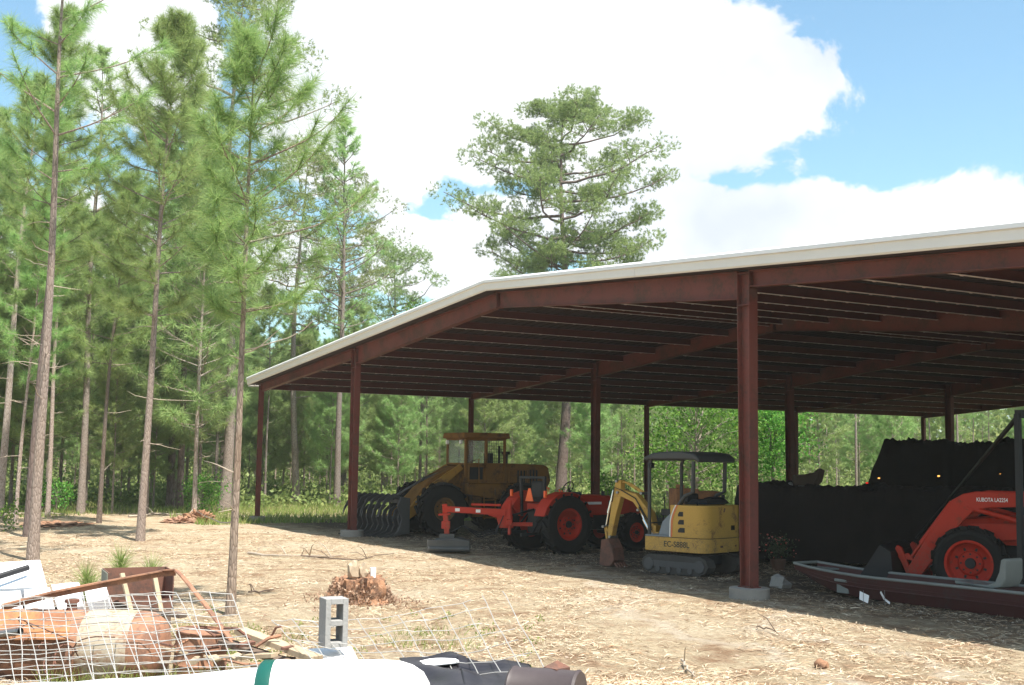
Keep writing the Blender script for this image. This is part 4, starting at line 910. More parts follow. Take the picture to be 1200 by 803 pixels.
# open rusty bin with timber strips
q = at(160, 712, 13.2); q.z = H(q.x, q.y)
zb = at(160, 710, 13.2).z; ztop = at(160, 668, 13.2).z
BN = thing('steel_bin', 'open rusty steel bin with dark red inside propped behind the foam slabs', 'bin', q, head(1, .45))
w2, d2, th = .34, .30, .012; b = MB()
b.box((0, d2, (zb+ztop)/2-q.z), (2*w2, th, ztop-zb)); b.box((-w2, 0, (zb+ztop)/2-q.z), (th, 2*d2, ztop-zb)); b.box((w2, 0, (zb+ztop)/2-q.z), (th, 2*d2, ztop-zb)); b.box((0, 0, zb-q.z), (2*w2, 2*d2, th)); b.box((0, -d2, zb-q.z+.05), (2*w2, th, .1))
b.build('bin_body', M['rustdark'], BN)
MB().box((-w2-.012, 0, (zb+ztop)/2-q.z), (.008, 2*d2*.98, (ztop-zb)*.96)).build('side_panel', plain('grey_green_panel', (.22, .22, .17), .7), BN)
for x in (-w2+.04, w2-.04):
    for y in (-d2, d2): MB().bar((x, y, -.05), (x, y, zb-q.z), .05, .05).build('leg', M['wooddark'], BN)
for (u0, v0, u1, v1, lab) in ((143, 672, 154, 718, 'thin timber strip leaning on the left of the open steel bin'), (181, 674, 188, 712, 'thin timber strip standing at the right edge of the open steel bin')):
    a_, c_ = at(u0, v0, 12.75), at(u1, v1, 12.6); c_.z = H(c_.x, c_.y) if c_.z > 9 else c_.z
    c2 = c_+(c_-a_).normalized()*.3
    o = MB().bar(a_, c2, .05, .025).build('timber_strip', M['wood'], bevel=.003); tag(o, lab, 'timber strip', 'timber strips at the bin')
# drums
def drum(name, u, vtop, d, r, h, mat, label, tilt=(0, 0)):
    p_ = at(u, vtop, d); base = Vector((p_.x, p_.y, p_.z-h)); prof = [(0, 0), (r, 0), (r, .02)]
    for k in range(1, 4): prof += [(r, h*k/4-.025), (r+.012, h*k/4), (r, h*k/4+.025)]
    prof += [(r, h-.02), (r+.01, h-.01), (r+.01, h), (r-.012, h), (r-.012, h-.02), (0, h-.02)]
    o = MB().lathe(prof, n=40).build(name, mat, loc=base, smooth=True); o.rotation_euler = (tilt[0], tilt[1], 0); return tag(o, label, 'drum', 'old drums in the scrap pile')
ta, tb = at(-34, 757, 11.75), at(178, 761, 11.65); axr = (tb-ta).normalized(); Lr = (tb-ta).length; Rr = .365
RT = thing('rusty_tank', 'big rusty tank with a tan band lying on its side under the wire mesh', 'tank', ta); RT.rotation_mode = 'QUATERNION'; RT.rotation_quaternion = Vector((1, 0, 0)).rotation_difference(axr)
MB().lathe([(0, -.1), (Rr*.7, -.07), (Rr, 0), (Rr, Lr*.32), (Rr+.012, Lr*.33), (Rr, Lr*.34), (Rr, Lr*.94), (Rr*.97, Lr), (Rr*.80, Lr+.09), (Rr*.45, Lr+.14), (0, Lr+.15)], n=44, ax='x').build('tank_body', M['rust'], RT, smooth=True)
MB().lathe([(Rr+.004, Lr*.66), (Rr+.006, Lr*.665), (Rr+.006, Lr*.925), (Rr+.004, Lr*.93)], n=44, ax='x', cap=False).build('tan_band', M['tan'], RT, smooth=True)
MB().lathe([(.05, 0), (.05, .08), (.07, .08), (.07, .11), (0, .11)], (Lr*.55, 0, Rr-.01), 16).build('pipe_fitting', M['rustdark'], RT)
drum('steel_drum', 233, 738, 11.5, .245, .62, M['rust'], 'upright red brown drum right of the big rusty tank under the wire mesh', (-.05, .05))
# rusty sheets and roll behind the mesh
def sheet(name, corners, mat, label, cat, nx_=26, ny_=10, amp=.03, wave=0, th=.004, group=None):
    A, B, C_, D = [at(*c) for c in corners]; vs = []; cen = (A+B+C_+D)/4; nr = (B-A).cross(D-A).normalized()
    for j in range(ny_+1):
        for i in range(nx_+1):
            s_, t = i/nx_, j/ny_; p_ = (A*(1-s_)+B*s_)*(1-t)+(D*(1-s_)+C_*s_)*t
            p_ = p_+nr*(amp*mnoise.noise((p_.x*3, p_.y*3, p_.z*3+len(name)))+(wave*math.sin(s_*nx_*PI*.5) if wave else 0)); vs.append(p_-cen)
    k = nx_+1; fs = [(j*k+i, j*k+i+1, (j+1)*k+i+1, (j+1)*k+i) for j in range(ny_) for i in range(nx_)]
    o = MB().add(vs, fs).build(name, mat, loc=cen, smooth=not wave)
    m_ = o.modifiers.new('thick', 'SOLIDIFY'); m_.thickness = th; return tag(o, label, cat, group)
sheet('rusty_sheet', ((-20, 714, 11.45), (84, 717, 11.42), (80, 750, 11.25), (-22, 750, 11.25)), M['rustorange'], 'bright orange rusted sheet at the left edge of the scrap pile', 'metal sheet')
b = MB(); pa, pb = at(8, 742, 11.22), at(24, 740, 11.12); pa = pa+(pa-pb)*1.5
b.tube([pa, pb], .035, 14, False); d_ = (pb-pa).normalized(); b.tube([pb-d_*.001, pa], .028, 14, False); o = b.build('pipe_stub', M['steel']); tag(o, 'short grey pipe end poking out over the orange rusted sheet', 'pipe')
rng = random.Random(3)
b = MB()
for k in range(7):
    u_, v_ = rng.uniform(20, 120), rng.uniform(735, 790); c = at(u_, v_, 11.15); r_ = rng.uniform(.12, .3); ax = Vector((rng.uniform(-1, 1), rng.uniform(-1, 1), rng.uniform(.3, 1))).normalized(); e1 = ax.orthogonal().normalized(); e2 = ax.cross(e1)
    ph = rng.uniform(0, 6); b.tube([c+(e1*math.cos(t+ph)+e2*math.sin(t+ph))*r_*(1+.1*math.sin(3*t)) for t in np.linspace(0, rng.uniform(2.5, 5), 16)], .006, 5)
o = b.build('rusty_wire_tangle', M['rustdark']); tag(o, 'tangle of thin rusty wire loops over the rusty tank', 'wire')
# grey planks right of the rusty drum
for (p0, p1, w_, th_, mt, lab) in (((281, 739, 11.3), (372, 772, 10.7), .15, .05, 'wood', 'weathered plank slanting down to the right from the strip end'),
                                   ((262, 752, 11.3), (345, 779, 10.7), .14, .045, 'wooddark', 'dark plank lying just below the weathered slanting plank'),
                                   ((250, 771, 11.1), (322, 768, 10.8), .10, .04, 'wood', 'short grey board behind the green banded white tank'),
                                   ((128, 706, 12.9), (215, 722, 12.5), .12, .04, 'wooddark', 'dark board below the open steel bin'),
                                   ((340, 772, 10.9), (300, 783, 10.4), .12, .04, 'wooddark', 'dark board end beside the green band of the tank')):
    a_, c_ = at(*p0), at(*p1); o = MB().bar(a_, c_, w_, th_).build('plank', M[mt], bevel=.004); tag(o, lab, 'plank', 'loose planks in the scrap pile')
slab_px('foam_slab', ((362, 760, 11.25), (412, 757, 11.25), (420, 773, 10.8), (352, 776, 10.8)), M['white'], .14, 'white foam slab under the upright concrete block', 'foam slab', 'white foam slabs at the left of the scrap pile')
cb2 = at(388, 770, 11.0); cb2.z = H(cb2.x, cb2.y)
zt2 = at(388, 768, 11.0).z-.19
if zt2-cb2.z > .03:
    o = MB().box((0, 0, (zt2-cb2.z)/2), (.5, .4, zt2-cb2.z)).build('timber_block', M['wooddark'], loc=cb2, bevel=.01); tag(o, 'dark timber block carrying the foam slab and concrete block', 'timber block')
rng = random.Random(9)
for k in range(7):
    u_, v_ = rng.uniform(196, 330), rng.uniform(745, 785); d_ = 11.2-(v_-745)*.02; a_ = at(u_, v_, d_); c_ = at(u_+rng.uniform(-60, 60), v_+rng.uniform(-16, 14), d_-rng.uniform(-.25, .3)); a_.z += .02; c_.z += .02
    o = MB().tube([a_, a_.lerp(c_, .5)+Vector((0, 0, rng.uniform(-.03, .05))), c_], rng.uniform(.008, .02), 6).build('rusty_rod', M['rust' if k % 2 else 'rustdark']); tag(o, 'thin rusty rod lying among the planks right of the drums', 'rod', 'rusty rods among the planks')
for k in range(9):
    u_, v_ = rng.uniform(190, 345), rng.uniform(752, 782); p_ = at(u_, v_, 11.0-(v_-750)*.018)
    o = MB().box((0, 0, 0), (rng.uniform(.08, .28), rng.uniform(.04, .10), rng.uniform(.015, .04))).build('wood_scrap', M['wood' if k % 3 else 'rustdark'], loc=p_, bevel=.003); o.rotation_euler = (rng.uniform(-.3, .3), rng.uniform(-.3, .3), rng.uniform(0, 3)); tag(o, 'small broken wood scrap among the planks right of the drums', 'wood scrap', 'wood scraps among the planks')
# white roofing sheet, white tank
sheet('white_sheet', ((-40, 806, 9.7), (311, 783, 10.0), (330, 840, 8.8), (-50, 880, 8.6)), M['white'], 'flat white sheet along the bottom of the scrap pile', 'sheet', 20, 8, .03, 0, .02)
ta, tb = at(322, 815, 9.35), at(505, 815, 9.35); ax = (tb-ta).normalized(); R_ = .27; Lt = (tb-ta).length
q_ = Vector((1, 0, 0)).rotation_difference(ax); TK = thing('white_tank', 'white cylindrical tank on its side with a green band at one end', 'tank', ta); TK.rotation_mode = 'QUATERNION'; TK.rotation_quaternion = q_
MB().lathe([(R_, 0), (R_, Lt*.72), (R_*.97, Lt*.80), (R_*.86, Lt*.88), (R_*.66, Lt*.95), (R_*.35, Lt*.99), (0, Lt)], n=40, ax='x').build('tank_body', M['whitedirty'], TK, smooth=True)
MB().lathe([(R_*.9, -.12), (R_*1.0, -.09), (R_*1.004, -.002), (R_*.5, -.001), (0, -.12)][:3]+[(0, -.002)], n=40, ax='x').build('green_band', M['green'], TK, smooth=True)
MB().box((Lt*.4, 0, -R_*.98), (Lt*.9, .4, .16)).build('skid', M['wooddark'], TK)
# black plastic and a dark drum at the right end of the pile
sheet('black_plastic_sheet', ((468, 771, 10.2), (545, 765, 10.6), (560, 830, 9.2), (505, 840, 9.0)), M['blacktarp'], 'crumpled black plastic sheet at the end of the white tank', 'plastic sheet', 26, 16, .10, 0, .006)
sheet('black_plastic_sheet', ((535, 770, 10.4), (620, 782, 10.3), (640, 835, 9.2), (548, 835, 9.2)), M['blacktarp'], 'crumpled black plastic sheet right of the white tip, beneath leaning wires', 'plastic sheet', 26, 16, .12, 0, .006)
slab_px('white_board', ((470, 772, 10.3), (537, 765, 10.6), (538, 775, 10.3), (500, 779, 10.1)), M['white'], .02, 'white board tip between the tank and the black plastic', 'board')
da, db = at(600, 812, 9.6), at(680, 818, 9.4); axd = (db-da).normalized(); DR = thing('dark_drum', 'dark brown drum lying on its side at the right end of the scrap pile', 'drum', da); DR.rotation_mode = 'QUATERNION'; DR.rotation_quaternion = Vector((1, 0, 0)).rotation_difference(axd); Ld = (db-da).length
MB().lathe([(0, 0), (.20, 0), (.215, .02), (.205, .05), (.21, Ld*.5), (.205, Ld-.05), (.215, Ld-.02), (.2, Ld), (0, Ld)], n=36, ax='x').build('drum_body', plain('dark_brown_plastic', (.06, .045, .045), .5), DR, smooth=True)
o = MB().add([tuple(at(637, 786, 9.6)), tuple(at(653, 778, 9.65)), tuple(at(668, 786, 9.6)), tuple(at(652, 789, 9.45))], [(0, 1, 2, 3)]).build('brick_chip', M['rustdark']); m_ = o.modifiers.new('thick', 'SOLIDIFY'); m_.thickness = .03; tag(o, 'small red brown chip lying on the dark drum', 'chip')
# welded wire mesh panels
def mesh_panel(corners, nu, nv, r, label, sag=.0, seed=1, jag=0):
    A, B, C_, D = [at(*c) for c in corners]; rg = random.Random(seed); b = MB(); nr = (B-A).cross(D-A).normalized()
    if nr.dot(FH) > 0: nr = -nr
    def P(s_, t): return (A*(1-s_)+B*s_)*(1-t)+(D*(1-s_)+C_*s_)*t+Vector((0, 0, -sag*4*s_*(1-s_)))+nr*(.05*mnoise.noise((s_*5+seed, t*4, seed))+.02*mnoise.noise((s_*14, t*9, seed)))
    for i in range(nu+1):
        s_ = i/nu; t1 = 1-(rg.uniform(0, .25) if jag else 0)
        b.tube([P(s_+.004*math.sin(i*5), t1*k/10) for k in range(11)], r*1.15, 5)
    for j in range(nv+1):
        t = j/nv; s1 = 1-(rg.uniform(0, .2) if jag else 0)
        b.tube([P(s1*k/18, t+.006*math.sin(j*7+k*.8)) for k in range(19)], r, 5)
    o = b.build('wire_mesh', M['galv']); return tag(o, label, 'wire mesh', 'wire mesh panels over the scrap pile')
mesh_panel(((-26, 701, 11.2), (272, 696, 11.2), (305, 790, 10.2), (-28, 806, 10.2)), 12, 11, .0040, 'pale wire mesh panel standing over the rusty tank and drum', 0, 1)
mesh_panel(((-22, 708, 11.0), (205, 694, 11.0), (262, 797, 10.1), (-10, 812, 10.1)), 9, 9, .0036, 'second wire mesh panel lying skewed against the front of the first', 0, 5)
mesh_panel(((318, 727, 11.4), (590, 693, 11.6), (650, 803, 9.5), (372, 776, 10.4)), 11, 7, .0036, 'sagging wire mesh panel stretching from the concrete block to the black plastic', .10, 9, 1)
# ------------------------------------------------------------------ pines
def unit(a): return a/np.maximum(np.linalg.norm(a, axis=1), 1e-6)[:, None]
def needle_mesh(rng, C, D, n, L, spread, width, along=.25, droop=.15, seg=1):
    C = np.repeat(np.asarray(C), n, 0); D = np.repeat(unit(np.asarray(D, dtype=float)), n, 0); k = len(C)
    d = unit(D*1.0+rng.normal(0, 1, (k, 3))*spread); l = (L*rng.uniform(.65, 1.1, k))[:, None]
    base = C-D*(along*rng.uniform(0, 1, k))[:, None]; tip = base+d*l; tip[:, 2] -= (droop*l*rng.uniform(.4, 1.2, (k, 1)))[:, 0]
    s_ = unit(np.cross(d, rng.normal(0, 1, (k, 3))))*width/2
    if seg == 1:
        return np.stack([base-s_, base+s_, tip], 1).reshape(-1, 3), np.arange(k*3).reshape(-1, 3)
    mid = base+d*l*.55
    V = np.stack([base-s_, base+s_, mid+s_*.9, mid-s_*.9, mid+s_*.9, mid-s_*.9, tip], 1)
    return np.stack([base-s_*.7, base+s_*.7, tip], 1).reshape(-1, 3), np.arange(k*3).reshape(-1, 3)

def pine(seed, h, r, cb, bl, per=5, gap=.45, tufts=5, nn=40, nl=.30, nw=.006, spread=.75, droop=.18, lean=(0, 0), upturn=.35, crown_pow=.8, dead=0, along=.22, wob=.06, branch_r=.02, top_tuft=1.0, ang0=.3, sub_n=0, asym=None, first=None):
    """returns trunk MB, dead limbs MB, needle verts+faces. cb: crown base height, bl: longest branch"""
    rng = np.random.default_rng(seed); rg = random.Random(seed); tr = MB(); pts = []; rad = []; nseg = 22
    def cen(z): t = z/h; return Vector((lean[0]*t*h*t**.3+wob*math.sin(z*.55+seed)*t*2, lean[1]*t*h*t**.3+wob*math.cos(z*.43+seed*2)*t*2, z))
    for k in range(nseg+1):
        z = -.3+(h+.3)*k/nseg; c = cen(max(z, 0)); c.z = z; pts.append(c); t = max(0, z)/h
        rad.append(max(.008, r*(1-t)**.75*(1+.35*math.exp(-max(z, 0)*2.5))))
    tr.tube(pts, rad, 12)
    C, D = [], []; z = cb; brs = []
    while z < h-.1:
        t = (z-cb)/(h-cb); L0 = bl*((1-t)**crown_pow)*(.35+.65*min(1, (t+.12)*3.2))+.15
        a0 = rg.uniform(0, 6.3)
        for q in range(per if rg.random() < .85 else per-2):
            a = a0+2*PI*q/per+rg.uniform(-.4, .4); L_ = L0*rg.uniform(.6, 1.15)
            if asym: L_ *= 1+asym[0]*math.cos(a-asym[1])
            up = ang0+.5*t+rg.uniform(-.15, .2); zz = z+rg.uniform(-.12, .12)*gap*2; p = cen(zz); bp = [p.copy()]; d = Vector((math.cos(a)*math.cos(up), math.sin(a)*math.cos(up), math.sin(up)))
            ns = 6; side = Vector((-math.sin(a), math.cos(a), 0))
            for s_ in range(ns):
                d = (d+Vector((0, 0, upturn*.16*(s_-1.2)))+side*rg.uniform(-.12, .12)).normalized(); p = p+d*L_/ns; bp.append(p.copy())
            rb = branch_r*(.4+.6*L_/bl); tr.tube(bp, [rb*(1-.75*s_/ns) for s_ in range(ns+1)], 5, False)
            brs.append((bp, L_))
            for q2 in range(tufts):
                f = 1-q2*.62/max(1, tufts-1) if tufts > 1 else 1; f = min(1, f+rg.uniform(-.06, .06)); x = f*ns; i = min(ns-1, int(x)); c = bp[i].lerp(bp[i+1], x-i); dd = (bp[i+1]-bp[i]).normalized()
                if q2:
                    sd = side*(1 if q2 % 2 else -1)*rg.uniform(.5, 1)+Vector((0, 0, rg.uniform(-.15, .5))); tw = L_*rg.uniform(.10, .28)
                    dd = (dd*.8+sd).normalized(); e = c+dd*tw; tr.tube([c, e], [rb*.4, rb*.2], 4, False); c = e
                C.append(c); D.append(dd)
                for q3 in range(sub_n):
                    o_ = Vector((rg.gauss(0, 1), rg.gauss(0, 1), rg.gauss(0, .55)))*(.16+.10*L_); C.append(c+o_); D.append((dd+Vector((rg.gauss(0, .6), rg.gauss(0, .6), rg.gauss(.35, .5)))).normalized())
        z += gap*rg.uniform(.7, 1.3)*(1.15-.5*t)
    for q in range(int(6*top_tuft)):
        c = cen(h-.12*q); C.append(c); D.append(Vector((rg.gauss(0, .7), rg.gauss(0, .7), .8)).normalized())
    de = MB()
    for q in range(dead):
        zz = rg.uniform(cb*.3, cb*1.1); a = rg.uniform(0, 6.3); p = cen(zz); bp = [p.copy()]; d = Vector((math.cos(a), math.sin(a), rg.uniform(-.25, .25))); L_ = rg.uniform(.3, 1.5)
        for s_ in range(5): d = (d+Vector((rg.uniform(-.25, .25), rg.uniform(-.25, .25), rg.uniform(-.2, .24)))).normalized(); p = p+d*L_/5; bp.append(p.copy())
        de.tube(bp, [.013, .012, .010, .008, .006, .004], 5, False)
        if rg.random() < .5: i = rg.randint(1, 3); e = bp[i]+Vector((rg.uniform(-.3, .3), rg.uniform(-.3, .3), rg.uniform(-.2, .3))); de.tube([bp[i], e], [.008, .003], 4, False)
    C = np.array([list(c) for c in C]); D = np.array([list(d) for d in D])
    V, F_ = needle_mesh(rng, C, D, nn, nl, spread, nw, along, droop)
    return tr, de, V, F_

def plant_pine(name, label, loc, rz, bark_m, needle_m, group=None, cat='pine tree', **kw):
    tr, de, V, F_ = pine(**kw); T = thing(name, label, cat, loc, rz, group)
    tr.build('trunk', bark_m, T, smooth=True, fix=False); tri_mesh('crown', V, F_, needle_m, T)
    if de.v: de.build('bare_limbs', M['deadwood'], T, smooth=True, fix=False)
    return T
def gp(u, d): p_ = spot(u, d); p_.z = H(p_.x, p_.y); return p_
def lean_of(dx, h, fwd=0): v_ = RH*(dx/h)+FH*(fwd/h); return (v_.x, v_.y)

NB = M['bark_young']
plant_pine('pine_tree', 'tall slim grey barked pine rising past the photo top behind the white slabs', gp(44, 27.4), 0, NB, M['needle_near'], seed=21, h=15.5, r=.125, cb=8.9, bl=2.6, per=3, gap=.75, tufts=4, nn=190, nl=.42, nw=.009, spread=.72, along=.5, crown_pow=.4, droop=.34, lean=lean_of(.15, 15.5), upturn=.3, dead=11, branch_r=.026)
plant_pine('pine_tree', 'slim pine with a full tufted crown, trunk midway between two bare foreground trunks', gp(168, 35), 0, NB, M['needle_near'], seed=34, h=15.6, r=.12, cb=6.6, bl=2.7, per=5, gap=.60, tufts=5, nn=150, nl=.44, nw=.011, spread=.75, along=.5, crown_pow=.45, droop=.28, lean=lean_of(.5, 15.6), upturn=.4, dead=9, branch_r=.026)
plant_pine('pine_tree', 'nearest young pine with thin flaky orange trunk beside the stump', gp(276, 18.4), 0, M['bark_orange'], M['needle_near'], seed=47, h=9.1, r=.068, cb=4.7, bl=1.75, per=5, gap=.52, tufts=4, nn=170, nl=.40, nw=.007, spread=.72, along=.42, crown_pow=.4, droop=.28, lean=lean_of(.12, 9.1), upturn=.45, dead=9, branch_r=.018, wob=.03, asym=(.3, head(1, 0)))
plant_pine('pine_tree', 'dark trunked pine standing just behind the tallest grey barked pine', gp(37, 35.5), 0, M['bark_old'], M['needle_near'], seed=52, h=16, r=.13, cb=8.0, bl=2.3, per=4, gap=.6, tufts=4, nn=150, nl=.42, nw=.011, spread=.8, along=.4, crown_pow=.55, lean=lean_of(.5, 16), dead=5)
plant_pine('pine_tree', 'leaning brown pine at the far left edge of the clearing', gp(2, 45), 0, M['bark_far'], M['needle_near'], seed=53, h=17, r=.15, cb=8.0, bl=2.6, per=5, gap=.55, tufts=4, nn=140, nl=.42, nw=.013, spread=.8, along=.4, crown_pow=.55, lean=lean_of(.6, 17), dead=6)
plant_pine('pine_tree', 'thin young pine with pale trunk between the two tall foreground pines', gp(119, 42.5), 0, M['bark_orange'], M['needle_near'], seed=54, h=12.5, r=.085, cb=5.6, bl=1.9, per=5, gap=.5, tufts=6, nn=80, nl=.38, nw=.012, spread=.85, crown_pow=.55, lean=lean_of(.5, 12.5), dead=6)
plant_pine('pine_tree', 'thin pale pine at left edge beside the leaning brown pine', gp(22, 41.5), 0, NB, M['needle_near'], seed=55, h=11.5, r=.07, cb=5.0, bl=1.8, per=5, gap=.5, tufts=6, nn=80, nl=.38, nw=.012, spread=.85, crown_pow=.55, lean=lean_of(.4, 11.5), dead=5)
# big mature pines
def mature(name, label, loc, seed, h, prof, r, nbr, mat, bark_m, nclump=4, ntuft=46, nn=11, nl=.24, nw=.026):
    """prof: (height, reach) pairs of the crown outline; branches carry flattened clumps of short needle tufts"""
    rg_ = random.Random(seed); rng_ = np.random.default_rng(seed); T = thing(name, label, 'pine tree', loc, 0); tr = MB()
    cen = lambda z: Vector((.22*math.sin(z*.3+seed), .22*math.cos(z*.26+seed), z))
    ks = np.linspace(-.3, h*.97, 24); tr.tube([cen(z) for z in ks], [max(.02, r*(1-max(0, z)/h)**.8*(1+.4*math.exp(-max(z, 0)*1.5))) for z in ks], 12)
    zs, rs = [p_[0] for p_ in prof], [p_[1] for p_ in prof]; C, D = [], []
    def clump(c, s_, n):
        o_ = rng_.normal(0, 1, (n, 3)); o_ /= np.maximum(np.linalg.norm(o_, axis=1)[:, None], .3); o_ *= rng_.uniform(.35, 1, (n, 1))**.5
        C.append(np.array(c)+o_*np.array([s_, s_, s_*.68])); d_ = o_*.8+np.array([0, 0, .55])+rng_.normal(0, .35, (n, 3)); D.append(d_)
    for b_ in range(nbr):
        t = (b_+.5)/nbr; zt = zs[0]+(zs[-1]-zs[0])*t; a = b_*2.4+rg_.uniform(-.35, .35); L_ = float(np.interp(zt, zs, rs))*rg_.uniform(.62, 1.08)
        z0 = max(zs[0]-2.2, zt-L_*rg_.uniform(.18, .42)); p0 = cen(min(z0, h*.95)); tip = Vector((p0.x+math.cos(a)*L_, p0.y+math.sin(a)*L_, zt)); side = Vector((-math.sin(a), math.cos(a), 0)); bow = side*rg_.uniform(-.08, .08)*L_-Vector((0, 0, .10*L_))
        pts = [p0.lerp(tip, k/6)+bow*math.sin(PI*k/6)+Vector((rg_.uniform(-.1, .1), rg_.uniform(-.1, .1), rg_.uniform(-.08, .08)))*(k > 0) for k in range(7)]
        rb = .025+.011*L_; tr.tube(pts, [rb*(1-.8*k/6) for k in range(7)], 6, False); clump(pts[-1], rg_.uniform(.7, 1.05)*(.5+.07*L_)+.2, ntuft)
        for q in range(nclump):
            f = rg_.uniform(.30, .97); x = f*6; i = min(5, int(x)); c = pts[i].lerp(pts[i+1], x-i); e = c+side*rg_.choice((-1, 1))*rg_.uniform(.25, .9)*(.35+.16*L_)+Vector((0, 0, rg_.uniform(.0, .7)))
            tr.tube([c, c.lerp(e, .5)+Vector((0, 0, rg_.uniform(-.1, .1))), e], [rb*.4, rb*.3, rb*.1], 5, False); clump(e, rg_.uniform(.55, .95)*(.5+.06*L_)+.15, int(ntuft*.8))
    for q in range(5): clump(cen(h*.97)+Vector((rg_.uniform(-.9, .9), rg_.uniform(-.9, .9), rg_.uniform(-.9, .25))), .7, ntuft)
    for q in range(9):                                            # dead stubs under the crown
        z = rg_.uniform(zs[0]*.55, zs[0]); a = rg_.uniform(0, 6.3); p0 = cen(z); L_ = rg_.uniform(.6, 2.6); tr.tube([p0, p0+Vector((math.cos(a), math.sin(a), .1))*L_*.5, p0+Vector((math.cos(a), math.sin(a), rg_.uniform(-.1, .3)))*L_], [.03, .022, .008], 5, False)
    V, F_ = needle_mesh(rng_, np.concatenate(C), np.concatenate(D), nn, nl, 1.0, nw, .1, .03)
    tr.build('trunk', bark_m, T, smooth=True, fix=False); tri_mesh('crown', V, F_, mat, T); return T
LB = M['needle_loblolly']
mature('mature_pine', 'large spreading mature pine standing alone behind the pole building roof', gp(660, 72), 61, 25.0, [(13.4, 4.4), (15, 5.9), (18, 7.1), (20.5, 6.7), (22.5, 5.6), (24, 4.2), (25, 2.2)], .34, 44, LB, M['bark_old'], 7, 60, 15)
mature('mature_pine', 'tall mature pine whose crown rises behind the slim foreground pines past the photo top', gp(262, 55), 62, 25.5, [(13, 4.0), (16, 5.2), (19, 5.4), (22, 4.4), (25, 1.8)], .26, 34, LB, M['bark_far'], 4, 40)
mature('mature_pine', 'mature pine with sparse crown between the slim pines and roof peak', gp(398, 78), 63, 21.0, [(13.5, 3.2), (16, 4.4), (18, 4.2), (20, 2.8), (21, 1.2)], .24, 22, LB, M['bark_far'], 3, 36)
mature('mature_pine', 'mature pine just left of the sparse crowned pine', gp(345, 64), 64, 19.5, [(10, 3.6), (13, 4.4), (16, 4.0), (18, 2.6), (19.3, 1.2)], .2, 24, LB, M['bark_far'], 3, 40)
mature('mature_pine', 'mature pine half hidden below the large spreading pine', gp(592, 88), 65, 16.5, [(10, 3.6), (12.5, 4.2), (15, 3.2), (16.3, 1.4)], .26, 24, LB, M['bark_far'], 4, 40)
mature('mature_pine', 'mature pine right of the sparse crowned pine, above the roof slope', gp(455, 90), 66, 19.0, [(10.5, 4.0), (13, 5.0), (16, 4.0), (18.8, 1.6)], .24, 26, LB, M['bark_far'], 4, 44)
for u_, d_, r_, lab, sd in ((201, 57, .19, 'very thick dark old pine trunk rising behind the clearing, left of a pair', 71), (212, 56, .17, 'very thick dark old pine trunk rising behind the clearing, right of a pair', 72), (396, 60, .17, 'pale thick pine trunk behind the left red posts', 73), (97, 50, .16, 'brown pine trunk beyond the clearing between the tall foreground pines', 75)):
    plant_pine('old_pine', lab, gp(u_, d_), 0, M['bark_old'] if r_ > .168 and u_ < 300 else M['bark_far'], M['needle'], seed=sd, h=20, r=r_, cb=9, bl=3.4, per=4, gap=.8, tufts=6, nn=30, nl=.36, nw=.026, spread=.8, branch_r=.05, lean=(0, 0))

# background stand: a few trees modelled, then copied
protos = {'dense': [], 'slim': []}
for k in range(6):
    tr, de, V, F_ = pine(seed=100+k, h=11.5+k*.9, r=.07+.007*k, cb=2.4+.3*k, bl=2.9+.1*k, per=5, gap=.62, tufts=9, nn=46, nl=.48, nw=.024, spread=.95, crown_pow=.5, droop=.2, upturn=.4, dead=6, branch_r=.025)
    protos['dense'].append((tr, de, V, F_))
for k in range(4):
    tr, de, V, F_ = pine(seed=140+k, h=16+k*1.2, r=.095+.008*k, cb=8+.6*k, bl=2.4, per=4, gap=.66, tufts=7, nn=46, nl=.42, nw=.026, spread=.95, crown_pow=.5, droop=.15, upturn=.35, dead=12, branch_r=.025)
    protos['slim'].append((tr, de, V, F_))
built = {}
LAB = {'dense': ('young_pine', 'bushy young pine in the dense stand beyond the clearing', 'young pines beyond the clearing'), 'slim': ('slender_pine', 'slender high crowned pine deep in the stand behind the building', 'slender pines deep in the stand')}
def stand_tree(kind, k, loc, rz, sc):
    key = (kind, k)
    if key not in built:
        tr, de, V, F_ = protos[kind][k]; nm, lab, gr_ = LAB[kind]; T = thing(nm, lab, 'pine tree', loc, rz, gr_)
        tr.build('trunk', M['bark_far'] if k % 2 else M['bark_young'], T, smooth=True, fix=False); tri_mesh('crown', V, F_, M['needle'], T); de.build('bare_limbs', M['deadwood'], T, fix=False); learn(T); built[key] = T
    else:
        T = copy_tree(built[key]); T.location = loc; T.rotation_euler = (0, 0, rz)
    T.scale = (sc, sc, sc)
rg = random.Random(12); placed = []; cnt = 0
def blocked(p_):
    if -5 < p_.x < BW+6 and -8 < p_.y < BL*4+9: return True
    return False
tries = 0
while cnt < 250 and tries < 20000:
    tries += 1
    u_ = rg.uniform(-160, 1360); d_ = 47+80*rg.random()**1.25
    if u_ < 130 and rg.random() < .3: d_ = rg.uniform(43, 60)
    lim = 47 if u_ < 240 else (62 if u_ < 420 else 66)
    if d_ < lim: continue
    p_ = gp(u_, d_)
    if blocked(p_): continue
    mn = 1.6 if d_ < 90 else 1.2
    if any((p_.x-q.x)**2+(p_.y-q.y)**2 < mn*mn for q in placed): continue
    placed.append(p_); right = u_ > 700
    kind = 'slim' if rg.random() < (.72 if right else .16) else 'dense'
    sc = rg.uniform(.8, 1.12)
    if kind == 'dense' and 420 < u_: sc *= .70
    if 290 < u_ <= 420: sc *= .74                     # the stand is lower behind the building
    if kind == 'slim' and u_ > 420: sc *= rg.uniform(.55, .72)
    stand_tree(kind, rg.randrange(6 if kind == 'dense' else 4), p_, rg.uniform(0, 6.28), sc); cnt += 1

